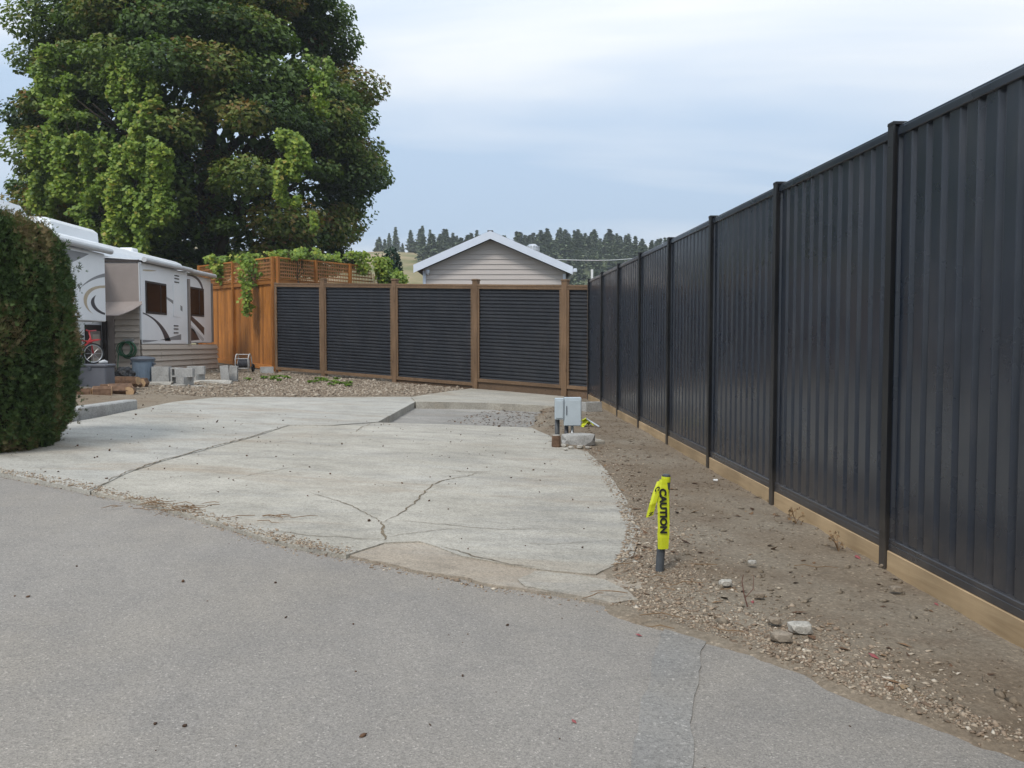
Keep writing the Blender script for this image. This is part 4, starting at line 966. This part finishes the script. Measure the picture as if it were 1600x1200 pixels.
def rock(name, label, cat, c, size, mat, seed, group=None, sub=2, flat=1.0, rot=0.0):
    bm = bmesh.new(); bmesh.ops.create_icosphere(bm, subdivisions=sub, radius=1)
    for v in bm.verts:
        d = v.co.normalized(); k = 1 + .38*mnoise.noise(d*1.4 + Vector((seed*3.7, 0, 0))) + .15*mnoise.noise(d*4 + Vector((0, seed, 0)))
        co = d*k; co = Vector((max(-.82, min(.82, co.x)), max(-.8, min(.8, co.y)), max(-.6, min(.62, co.z))))
        v.co = Matrix.Rotation(rot, 3, 'Z') @ Vector((co.x*size[0], co.y*size[1], co.z*size[2]))
    me = bpy.data.meshes.new(name); bm.to_mesh(me); bm.free()
    return tag(link(name, me, mat, None, Vector(c) + Vector((0, 0, size[2]*.35))), label, cat, group)
M_rock = mat_concrete('pale_rock', (0.33, 0.31, 0.27), (0.45, 0.42, 0.37), .3, 5); M_rockb = mat_concrete('brown_rock', (0.20, 0.16, 0.12), (0.30, 0.25, 0.19), .4, 6)

# hollow concrete blocks
bm_blk = MB()
for dx, dy, sx, sy in ((0, -.0825, .40, .035), (0, .0825, .40, .035), (-.1825, 0, .035, .13), (.1825, 0, .035, .13), (0, 0, .035, .13)): bm_blk.box((dx, dy, .1), (sx, sy, .2), .003)
me_blk = bm_blk.mesh('hollow_block'); me_blk.materials.append(M_conc_grey)
def block(px, py, lift, rot, label, d=None, pose=(0, 0), group='hollow concrete blocks by the trailer'):
    p = G(px, py, .04) if d is None else Vector(((px-800)/1300*d, d, 0)); p.z = surf_z(np.array([p.x]), np.array([p.y]))[0] + lift
    o = link('hollow_block', me_blk, None, None, p, (pose[0], pose[1], rot)); return tag(o, label, 'concrete block', group)
block(253, 599, 0, .05, 'lower hollow concrete block next to the blue grey bin'); block(253, 599, .2, .02, 'upper hollow concrete block next to the blue grey bin')
block(273, 601, .21, 1.45, 'concrete block standing on end, second from the bin', pose=(0, math.pi/2)); block(289, 602, .0, 1.35, 'lower concrete block behind the pale flat stone'); block(289, 602, .2, .1, 'upper concrete block behind the pale flat stone')
block(308, 597, .0, 1.4, 'lower concrete block at the right end of the block stack'); block(307, 597, .2, .15, 'upper concrete block at the right end of the block stack')
block(345, 596, .2, .25, 'tilted concrete block left of the pair near the wire cart', pose=(0, math.pi/2-.08)); block(359, 595, .2, .15, 'tilted concrete block right of the pair near the wire cart', pose=(0, math.pi/2+.06))
block(417, 583, 0, .3, 'concrete block under the cedar fence corner')
block(924, 642, 0, .5, 'pale concrete block at the foot of the metal fence near its far end', group=None)
o = rock('flat_stone', 'large pale flat stone in front of the concrete blocks', 'stone', G(330, 601), (.62, .30, .12), M_rock, 3)
rock('flat_stone', 'thin pale stone slab right of the firewood', 'stone', G(247, 603), (.38, .2, .10), M_rock, 5); rock('flat_stone', 'small pale stone between the flat stones', 'stone', G(280, 606), (.25, .14, .08), M_rock, 8)
rock('flat_stone', 'small grey stone right of the big pale flat stone', 'stone', G(310, 607), (.2, .12, .07), M_rock, 12)
# split firewood
M_bark2 = plain('split_wood_bark', (0.14, 0.085, 0.055), .9, .2, 0, .4, 12, .4); M_end = plain('split_wood_end', (0.42, 0.28, 0.16), .8, .2, 0, .25, 14, .2)
def log(px, py, L, r, rot, label, lift=0):
    p = G(px, py, .04); p.z = surf_z(np.array([p.x]), np.array([p.y]))[0] + r*.55 + lift; t = thing('firewood_log', label, 'log', p, 'firewood by the trailer')
    d = Vector((math.cos(rot), math.sin(rot), 0)); n = 8; pr = [Vector((-d.y*math.cos(a), d.x*math.cos(a), math.sin(a)))*r*(.95+.7*mnoise.noise((math.cos(a)*1.3+px, math.sin(a)*1.3, py))) for a in [2*math.pi*k/n for k in range(n)]]
    link('bark', MB().prism(pr, -d*L/2, d*L/2).mesh('bark'), M_bark2, t)
    for s in (-1, 1): link('cut_end', MB().prism([q*.93 for q in pr], d*s*(L/2-.004), d*s*(L/2+.006)).mesh('cut_end'), M_end, t)
for a in ((172, 612, .40, .12, 2.6, 'split log nearest the grey chest'), (188, 614, .42, .13, .5, 'split log lying in front of the row, second from the chest'), (200, 608, .5, .10, 2.9, 'flat split log lying on top of the others', .14), (204, 614, .36, .11, 1.9, 'split log end facing out below the flat one'), (206, 605, .34, .11, 1.2, 'split log beside the black bag'), (220, 604, .30, .14, 1.75, 'thick split log with round cut end near the blue grey bin'), (130, 615, .3, .09, .2, 'small log half hidden beside the hedge'), (160, 616, .32, .09, .3, 'thin split log at the left end of the row')): log(*a)
rock('flat_stone', 'pinkish flat stone slab in front of the grey chest', 'stone', G(125, 608), (.35, .2, .06), M_rockb, 15)
# bin
p = G(224, 600); p.z = surf_z(np.array([p.x]), np.array([p.y]))[0]
M_bin = plain('bin_blue_grey', (0.165, 0.215, 0.275), .45, .4, 0, .12, 5); M_lid = plain('bin_lid', (0.085, 0.095, 0.115), .5)
t = thing('rubbish_bin', 'blue grey plastic rubbish bin with dark lid beside the skirting', 'bin', p)
body = link('body', MB().lathe([(.20, 0), (.205, .02), (.245, .5), (.26, .51), (.26, .54)], n=24).mesh('body', smooth=False), M_bin, t)
link('lid', MB().lathe([(.275, .53), (.28, .565), (.25, .60), (.1, .625), (.02, .63)], n=24).mesh('lid'), M_lid, t)
for s in (-1, 1): link('handle', MB().box((s*.265, 0, .45), (.035, .12, .05), .01).mesh('handle'), M_lid, t)
for k in range(12):
    a = k*math.pi/6; link('rib', MB().box((math.cos(a)*.228, math.sin(a)*.228, .27), (.016, .03, .36), .004, Matrix.Rotation(a, 3, 'Z')).mesh('rib'), M_bin, t)
# black bag
p = G(191, 603); p.z = surf_z(np.array([p.x]), np.array([p.y]))[0]
bm = bmesh.new(); bmesh.ops.create_icosphere(bm, subdivisions=4, radius=1)
for v in bm.verts:
    d = v.co.normalized(); k = 1 + .22*mnoise.noise(d*2) + .12*abs(mnoise.noise(d*5)); v.co = Vector((d.x*k*.27, d.y*k*.24, max(-.13, d.z*k*.2 + .06*max(0, d.z)**3 + .08*d.x)))
me = bpy.data.meshes.new('rubbish_bag'); bm.to_mesh(me); bm.free()
M_bag = plain('black_plastic_film', (0.010, 0.010, 0.011), .5, .4, 0, .2, 8, .3)
tag(link('rubbish_bag', me, M_bag, None, p+Vector((0, 0, .13))), 'black plastic bag slumped between the bin and the doorway', 'bag')
# coiled hose on the skirting
M_hose = plain('green_hose', (0.035, 0.12, 0.06), .45, .4); hc = Vector((-10.2, 22.06, 1.42)); 
t = thing('garden_hose', 'coiled green garden hose hanging above the black bag', 'hose', hc)
mb = MB()
for k in range(7): mb.torus(hc + Vector((R.uniform(-.05, .05), -.02*k+.02, R.uniform(-.05, .04))), .20+R.uniform(-.03, .04), .013, (R.uniform(-.15, .15), 1, R.uniform(-.1, .1)), 26, 6)
mb.tube([hc+Vector((-.18, -.1, -.1)), hc+Vector((-.2, -.12, -.45)), hc+Vector((-.12, -.2, -.7))], .013, 6)
part('coil', mb, M_hose, t, True); part('hanger', MB().box(hc+Vector((.05, .06, .2)), (.22, .1, .12), .02).box(hc+Vector((.05, .02, .27)), (.28, .16, .03), .008), M_galv, t)
# grey chest with a child's bicycle on it
p = G(141, 609); p.z = surf_z(np.array([p.x]), np.array([p.y]))[0]; M_chest = plain('chest_grey', (0.125, 0.13, 0.15), .55, .4, 0, .12, 4)
t = thing('storage_chest', 'grey plastic storage chest under the trailer nose', 'chest', p)
link('body', MB().box((0, .2, .225), (.66, .42, .45), .02).mesh('body'), M_chest, t); link('lid', MB().box((0, .2, .48), (.70, .46, .06), .015).mesh('lid'), M_chest, t)
link('latch', MB().box((0, -.02, .42), (.08, .02, .07), .005).mesh('latch'), M_lid, t)
ct = p + Vector((-.05, .2, .51)); M_redp = plain('red_paint', (0.45, 0.035, 0.04), .35, .5); M_tyre = plain('tyre', (0.015, 0.015, 0.016), .7)
bk = thing('child_bicycle', "small red child's bicycle standing on the grey chest", 'bicycle', ct)
for dx in (-.42, .03):
    c = ct + Vector((dx, 0, .22)); w_ = part('wheel', MB().torus(c, .185, .012, (.75, -.66, 0), 24, 6), M_galv, bk, True); part('tyre', MB().torus(c, .205, .018, (.75, -.66, 0), 24, 8), M_tyre, w_, True)
    mb = MB()
    for k in range(8):
        a = k*math.pi/4; qq = Vector((.75, -.66, 0)).to_track_quat('Z', 'Y'); mb.tube([c, c + qq @ Vector((.18*math.cos(a), .18*math.sin(a), 0))], .003, 4)
    part('spokes', mb, M_galv, w_)
f0 = ct+Vector((.03, 0, .22)); r0 = ct+Vector((-.42, 0, .22)); hd = ct+Vector((-.02, 0, .55)); st = ct+Vector((-.27, 0, .5)); bb = ct+Vector((-.2, 0, .2))
part('frame', MB().tube([f0, hd, hd+Vector((-.03, 0, .14))], .016, 7).tube([hd, bb], .02, 7).tube([hd-Vector((0, 0, .08)), st], .016, 7).tube([bb, st], .016, 7).tube([r0, st], .011, 6).tube([r0, bb], .011, 6), M_redp, bk, True)
part('handlebar', MB().tube([hd+Vector((.02, -.2, .16)), hd+Vector((-.03, 0, .14)), hd+Vector((.02, .2, .16))], .013, 7), M_redp, bk, True)
part('mudguard', MB().prism([f0+Vector((-.20, -.04, .10)), f0+Vector((-.05, -.04, .24)), f0+Vector((.14, -.04, .28)), f0+Vector((.15, -.04, .31)), f0+Vector((-.06, -.04, .29)), f0+Vector((-.22, -.04, .13))], (0, 0, 0), (0, .08, 0)), M_redp, bk)
part('saddle', MB().box(st+Vector((0, 0, .08)), (.2, .11, .06), .02), M_tyre, bk)
solo('crumpled_cloth', MB().tube([ct+Vector((.20, -.1, .03)), ct+Vector((.27, -.02, .05)), ct+Vector((.33, 0, .03))], [.03, .045, .03], 7), M_grey2, 'pale crumpled cloth on the right end of the grey chest lid', 'cloth', ct+Vector((.22, 0, 0)), None, True)
# hose reel cart by the cedar fence
p = G(383, 583); p.z = surf_z(np.array([p.x]), np.array([p.y]))[0]; M_tubew = plain('worn_white_tube', (0.48, 0.47, 0.45), .5)
t = thing('hose_cart', 'pale tubular hose reel cart standing before the cedar fence', 'cart', p)
for dx in (-.24, .16):
    pts = [p+Vector((dx, -.18+.0, .04)), p+Vector((dx-.01, -.16, .40))] + [p+Vector((dx, -.02-.14*math.cos(a), .42+.14*math.sin(a))) for a in [math.pi*k/8 for k in range(1, 8)]] + [p+Vector((dx, .14, .40)), p+Vector((dx+.02, .2, .04))]
    part('side_loop', MB().tube(pts, .018, 7), M_tubew, t, True)
for z, yy in ((.42, -.15), (.12, -.17), (.14, .18), (.55, -.02)): part('cross_bar', MB().tube([p+Vector((-.24, yy, z)), p+Vector((.16, yy, z))], .014, 7), M_tubew, t, True)
for dx in (-.29, .22): part('wheel', MB().torus(p+Vector((dx, .1, .13)), .10, .03, (1, 0, 0), 18, 7), M_tyre, t, True)
part('reel', MB().tube([p+Vector((-.2, 0, .28)), p+Vector((.12, 0, .28))], .12, 14), M_grey2, t)
mb = MB(); 
for k in range(8): mb.torus(p+Vector((-.17+.04*k, 0, .28)), .135, .018, (1, .05, 0), 16, 6)
part('wound_hose', mb, M_dark, t, True)

# ------------------------------------------------------------------ utility pedestal and things round it
p = G(871, 692, .03); d = p.y; px2m = d/1300; M_box = plain('box_grey', (0.40, 0.455, 0.49), .45, .45, .0, .08, 5)
t = thing('utility_pedestal', 'grey electrical boxes on a pipe post at the slab edge', 'electrical box', (p.x, p.y, gz(p.x, p.y)))
part('post', MB().tube([p+Vector((0, .06, -.1)), p+Vector((.0, .06, .36))], .034, 12), plain('pipe_grey', (0.10, 0.105, 0.11), .55, .4, .3), t, True)
zt = P(870, 621, d).z; zb1 = P(870, 655, d).z; zb2 = P(890, 665, d).z
x0, x1, x2 = [P(v, 640, d).x for v in (866.5, 881, 908)]
c1 = part('meter_box', MB().box(((x0+x1)/2, d, (zt+zb1)/2-.005), (x1-x0-.006, .16, zt-zb1-.01), .006), M_box, t); part('cover', MB().box(((x0+x1)/2, d-.085, (zt+zb1)/2-.01), (x1-x0-.03, .014, zt-zb1-.06), .004), M_box, c1)
c2 = part('breaker_box', MB().box(((x1+x2)/2, d+.02, (zt+zb2)/2), (x2-x1, .16, zt-zb2), .006), M_box, t); part('door', MB().box(((x1+x2)/2, d-.069, (zt+zb2)/2-.01), (x2-x1-.016, .014, zt-zb2-.04), .004), M_box, c2)
part('latch', MB().box((x1+.035, d-.082, (zt+zb2)/2+.02), (.012, .014, .13), .003), M_lid, c2)
part('conduit', MB().tube([Vector((x1+.12, d+.02, zb2)), Vector((x1+.12, d+.02, gz(p.x, d)-.1))], .022, 10), M_galv, t, True); part('conduit', MB().tube([Vector((x1+.04, d+.04, zb2)), Vector((x1+.04, d+.04, gz(p.x, d)-.1))], .03, 10), M_dark, t, True)
o = rock('flat_stone', 'oval grey flat stone lying beneath the electrical boxes', 'stone', G(903, 692, .05), (.29, .17, .14), M_conc_grey, 21, rot=-.05)
q = G(918, 693, .03); o = solo('concrete_pad', MB().box((0, 0, .02), (.42, .34, .1), .015, Matrix.Rotation(.4, 3, 'Z')), M_conc, 'broken concrete pad under the oval flat stone', 'slab', (0, 0, 0)); o.location = (q.x, q.y+.12, gz(q.x, q.y))
q = G(869, 698, .03); lg = thing('wood_chunk', 'short round wood chunk at the foot of the pipe post', 'log', (q.x, q.y, gz(q.x, q.y)+.02))
link('bark', MB().lathe([(.058, 0), (.064, .03), (.06, .12), (.056, .165)], n=12).mesh('bark'), M_bark2, lg); link('cut_end', MB().lathe([(.054, .166), (.05, .172)], n=12).mesh('cut_end'), M_rock, lg)
for k, (px, py, s) in enumerate(((880, 697, .04), (892, 700, .035), (906, 699, .04), (918, 700, .03), (934, 690, .045), (884, 703, .025))): rock('small_stone', ['round stone nearest the wood chunk', 'second small stone below the oval flat stone', 'third small stone below the oval flat stone', 'fourth small stone below the oval flat stone', 'pale stone right of the broken concrete pad', 'tiny stone on the slab before the wood chunk'][k], 'stone', G(px, py, .04), (s*1.3, s, s*.8), M_rock, 30+k)
M_yel = plain('tape_yellow', (0.52, 0.56, 0.02), .4, .4, 0, .06, 6)
q = G(915, 666, .04); cr = thing('crumpled_tape', 'scrap of yellow tape crumpled behind the electrical boxes', 'tape', q); v = []
mb = MB()
for k in range(6):
    a = R.uniform(0, 6); c = q + Vector((R.uniform(-.06, .06), R.uniform(-.05, .05), R.uniform(.02, .12))); u = Vector((math.cos(a), math.sin(a), R.uniform(-.4, .6)))*.09; w_ = Vector((-math.sin(a), math.cos(a), R.uniform(.2, .8)))*.035
    mb.add([c-u-w_, c+u*.2-w_*.6+Vector((0, 0, .02)), c+u-w_, c+u+w_, c+w_*1.2+Vector((0, 0, .03)), c-u+w_], [(0, 1, 4, 5), (1, 2, 3, 4)])
part('folds', mb, M_yel, cr); 
q2 = G(930, 668, .04); solo('fallen_pipe', MB().tube([q+Vector((.02, 0, .12)), q2+Vector((.06, -.1, .02))], .014, 8), M_galv, 'thin pale pipe leaning away from the yellow tape scrap', 'pipe', q)

# ------------------------------------------------------------------ marker post with caution tape
b = G(1030, 886, .05); b.z = gz(b.x, b.y); d = b.y; top = P(1041, 742, d); M_pipe = plain('post_grey', (0.085, 0.095, 0.105), .6, .3, .2, .2, 10, .2)
mk = thing('marker_post', 'short grey pipe post wrapped in yellow tape reading CAUTION', 'post', b)
part('pipe', MB().tube([b-Vector((0, 0, .2)), b, top-Vector((0, 0, .03)), top], [.027, .027, .027, .026], 16).tube([top, top+Vector((0, 0, .004))], [.022, .018], 16), M_pipe, mk, False)
tp = part('tape_wrap', MB().tube([b.lerp(top, .93), b.lerp(top, .965), b.lerp(top, .985)], [.0295, .030, .0295], 18, cap=False), M_yel, mk)
M_ink = plain('black_ink', (0.012, 0.012, 0.012), .5)
def ribbon(pts, wd, side, mat, name, par):
    v = []; 
    pts = [Vector(p_) for p_ in pts]
    fine = [(pts[i].lerp(pts[i+1], k/3), wd[i]+(wd[i+1]-wd[i])*k/3, side[i]) for i in range(len(pts)-1) for k in range(3)] + [(pts[-1], wd[-1], side[-1])]
    fine = [(p_ + Vector((0, R.uniform(-.0025, .0025), 0)), w__*R.uniform(.95, 1.03), s_) for p_, w__, s_ in fine]; pts = [q_[0] for q_ in fine]
    for p_, w__, s_ in fine: v += [p_ - s_*w__*.5, p_ - s_*w__*.16 + Vector((0, -.006, 0)), p_ + s_*w__*.16 + Vector((0, -.004, 0)), p_ + s_*w__*.5]
    f = [(4*i+k, 4*i+k+1, 4*i+k+5, 4*i+k+4) for i in range(len(pts)-1) for k in range(3)]
    return part(name, MB().add(v, f), mat, par)
def tape_pt(px, py, dy): return P(px, py, d + dy)
mp_ = [tape_pt(1036, 749, -.036), tape_pt(1035.5, 762, -.042), tape_pt(1036, 780, -.044), tape_pt(1036.5, 800, -.046), tape_pt(1037, 820, -.046), tape_pt(1036.5, 840, -.044), tape_pt(1036, 858, -.042)]
mw = [.045, .066, .074, .076, .076, .076, .066]; ms = [Vector((1, .0, 0))]*7
tape = ribbon(mp_, mw, ms, M_yel, 'tape_tail', mk)
ribbon([tape_pt(1031, 751, -.03), tape_pt(1026, 768, -.045), tape_pt(1020, 787, -.055), tape_pt(1015, 807, -.05)], [.04, .055, .052, .05], [Vector((.93, .0, .33))]*4, M_yel, 'tape_tail', mk)
ribbon([tape_pt(1041, 752, -.025), tape_pt(1043, 768, -.03), tape_pt(1044, 800, -.03), tape_pt(1043.5, 830, -.03)], [.02, .03, .03, .028], [Vector((.8, .6, 0))]*4, M_yel, 'tape_tail', mk)
def lettering(txt, path, h, par, name, width_scale=1.0):
    """letters running down the path, tops to the right"""
    cu = bpy.data.curves.new('lettering', 'FONT'); cu.body = txt; cu.size = 1.0; cu.offset = 0.055
    ob = bpy.data.objects.new('lettering_tmp', cu); C.objects.link(ob); bpy.context.view_layer.update()
    me = bpy.data.meshes.new_from_object(ob.evaluated_get(bpy.context.evaluated_depsgraph_get())); bpy.data.objects.remove(ob); bpy.data.curves.remove(cu)
    bm = bmesh.new(); bm.from_mesh(me); bmesh.ops.triangulate(bm, faces=bm.faces[:])
    bmesh.ops.subdivide_edges(bm, edges=[e_ for e_ in bm.edges if e_.calc_length() > .25], cuts=2); bm.to_mesh(me); bm.free()
    co = np.array([v.co[:] for v in me.vertices]); x0_, x1_ = co[:, 0].min(), co[:, 0].max(); y0_, y1_ = co[:, 1].min(), co[:, 1].max(); L = len(path)-1; cum = np.concatenate([[0], np.cumsum([(path[i+1][0]-path[i][0]).length for i in range(L)])]); cum = cum/cum[-1]
    for v, c in zip(me.vertices, co):
        t_ = np.interp((c[0]-x0_)/(x1_-x0_), cum, np.arange(L+1)); i = min(int(t_), L-1); q, s_ = path[i][0].lerp(path[i+1][0], t_-i), path[i][1].lerp(path[i+1][1], t_-i); yy = (c[1]-y0_)/(y1_-y0_)-.5
        v.co = q + s_*yy*h + Vector((0, -.0105, 0)) - wloc(par)
    return link(name, me, M_ink, par)
lettering('CAUTION', [(tape_pt(1035.2, 763, -.0425), Vector((1, 0, 0))), (tape_pt(1035.8, 780, -.0445), Vector((1, 0, 0))), (tape_pt(1036.3, 800, -.0465), Vector((1, 0, 0))), (tape_pt(1036.6, 833, -.0465), Vector((1, 0, 0)))], .047, tape, 'lettering')
lettering('C', [(tape_pt(1027.5, 760, -.05), Vector((.93, 0, .33))), (tape_pt(1026, 767, -.052), Vector((.93, 0, .33)))], .034, tape, 'lettering')
lettering('N', [(tape_pt(1017.5, 800, -.060), Vector((.93, 0, .33))), (tape_pt(1016, 805, -.058), Vector((.93, 0, .33)))], .03, tape, 'lettering')

# ------------------------------------------------------------------ small loose things on the soil
for k, (px, py, s, m_, lb) in enumerate(((1133, 913, .035, M_rock, 'pale stone on the soil left of the red twig'), (1186, 932, .028, M_rockb, 'brown stone right of the red twig'), (1175, 880, .025, M_rock, 'small pale stone on the smooth soil'), (1118, 751, .022, M_wht, 'white pebble at the foot of a fence post'), (1400, 922, .03, M_rockb, 'dark stone beside the nearest fence post'), (1095, 706, .03, M_rockb, 'dull stone far along the soil strip'), (1210, 972, .03, M_rockb, 'dark stone near the rubble pile'), (1250, 985, .05, M_rock, 'pale rubble lump at the road edge'), (1220, 998, .045, M_rockb, 'brown rubble lump at the road edge'))):
    rock('small_stone', lb, 'stone', G(px, py, .05), (s*1.4, s, s*.8), m_, 50+k)
M_scrap = plain('red_scrap', (0.24, 0.06, 0.06), .6)
for k, (px, py, s, lb) in enumerate(((1340, 881, .035, 'red scrap against the kickboard before the nearest post'), (1365, 1040, .03, 'red scrap lying on the soil by the road'), (1176, 950, .02, 'small red scrap at the foot of the twig'), (998, 994, .02, 'red scrap on the asphalt below the caution post'), (897, 1129, .016, 'tiny red scrap on the asphalt in the foreground'), (1463, 952, .02, 'red scrap beside the near kickboard'))):
    q = G(px, py, .0); q.z = surf_z(np.array([q.x]), np.array([q.y]))[0] + .004; a = R.uniform(0, 3); u = Vector((math.cos(a), math.sin(a), .1))*s; w_ = Vector((-math.sin(a), math.cos(a), .25))*s*.6
    solo('red_scrap', MB().add([q-u, q-w_*.8+Vector((0, 0, .3*s)), q+u+Vector((0, 0, .2*s)), q+w_, q+Vector((0, 0, .45*s))], [(0, 1, 4), (1, 2, 4), (2, 3, 4), (3, 0, 4)]), M_scrap, lb, 'litter', q)
q = G(1168, 948, .05); mb = MB().tube([q, q+Vector((-.02, 0, .07)), q+Vector((-.03, .01, .14)), q+Vector((-.025, .0, .18))], [.004, .0035, .003, .002], 5).tube([q+Vector((-.015, 0, .05)), q+Vector((.03, 0, .1)), q+Vector((.035, .01, .17))], [.0025, .002, .0015], 5)
solo('twig', mb, plain('twig_red', (0.13, 0.06, 0.045), .8), 'bare reddish twig standing in the soil strip', 'twig', q)
for k, (px, py, lb) in enumerate(((1243, 818, 'dried yellow weed against the kickboard of the third bay'), (1310, 862, 'small dried weed against the kickboard of the near bay'))):
    q = G(px, py, .04); t = thing('dry_weed', lb, 'weed', q); mb = MB(); cs = []
    for j in range(9):
        a = R.uniform(0, 6); e_ = q+Vector((math.cos(a)*.06, math.sin(a)*.05, R.uniform(.02, .13))); mb.tube([q, q.lerp(e_, .5)+Vector((0, 0, .02)), e_], [.0025, .002, .001], 4); cs.append(tuple(e_-q))
    part('stem', mb, M_stem, t); cs = np.repeat(np.array(cs), 4, 0) + rng.normal(0, .012, (36, 3)); link('leaves', leaves(cs, unit(36), rng.uniform(.015, .035, 36), rng.uniform(.8, 1, 36), 'leaves'), M_litter, t)
# low weeds along the back fence
n = 26
for i in range(n):
    px = R.uniform(385, 560); py = 584 + (px-432)*.06 + R.uniform(4, 14) if px > 432 else R.uniform(588, 597); q = G(px, py, .04); m_ = R.randint(22, 38)
    cs = rng.normal(0, 1, (m_, 3))*np.array([.042, .04, .012]) + np.array([0, 0, .05]); o = link('low_weed', leaves(cs, unit(m_)*.6+np.array([0, 0, 1]), rng.uniform(.05, .10, m_), rng.uniform(.1, .55, m_), 'low_weed'), M_vine, None, q)
    tag(o, 'low green weed in the gravel before the back fence', 'weed', 'weeds along the back fence')

# ------------------------------------------------------------------ thin autumn haze over the whole valley
hzm = bpy.data.materials.new('haze'); hzm.use_nodes = True; hn = hzm.node_tree.nodes; hn.clear()
pv = hn.new('ShaderNodeVolumePrincipled'); pv.inputs['Color'].default_value = (0.82, 0.88, 0.95, 1); pv.inputs['Density'].default_value = 0.00055; pv.inputs['Anisotropy'].default_value = 0.0
ho = hn.new('ShaderNodeOutputMaterial'); hzm.node_tree.links.new(pv.outputs[0], ho.inputs['Volume'])
struct('haze', MB().box((0, 0, 36), (3100, 3300, 80)).mesh('haze'), hzm, 'stuff')
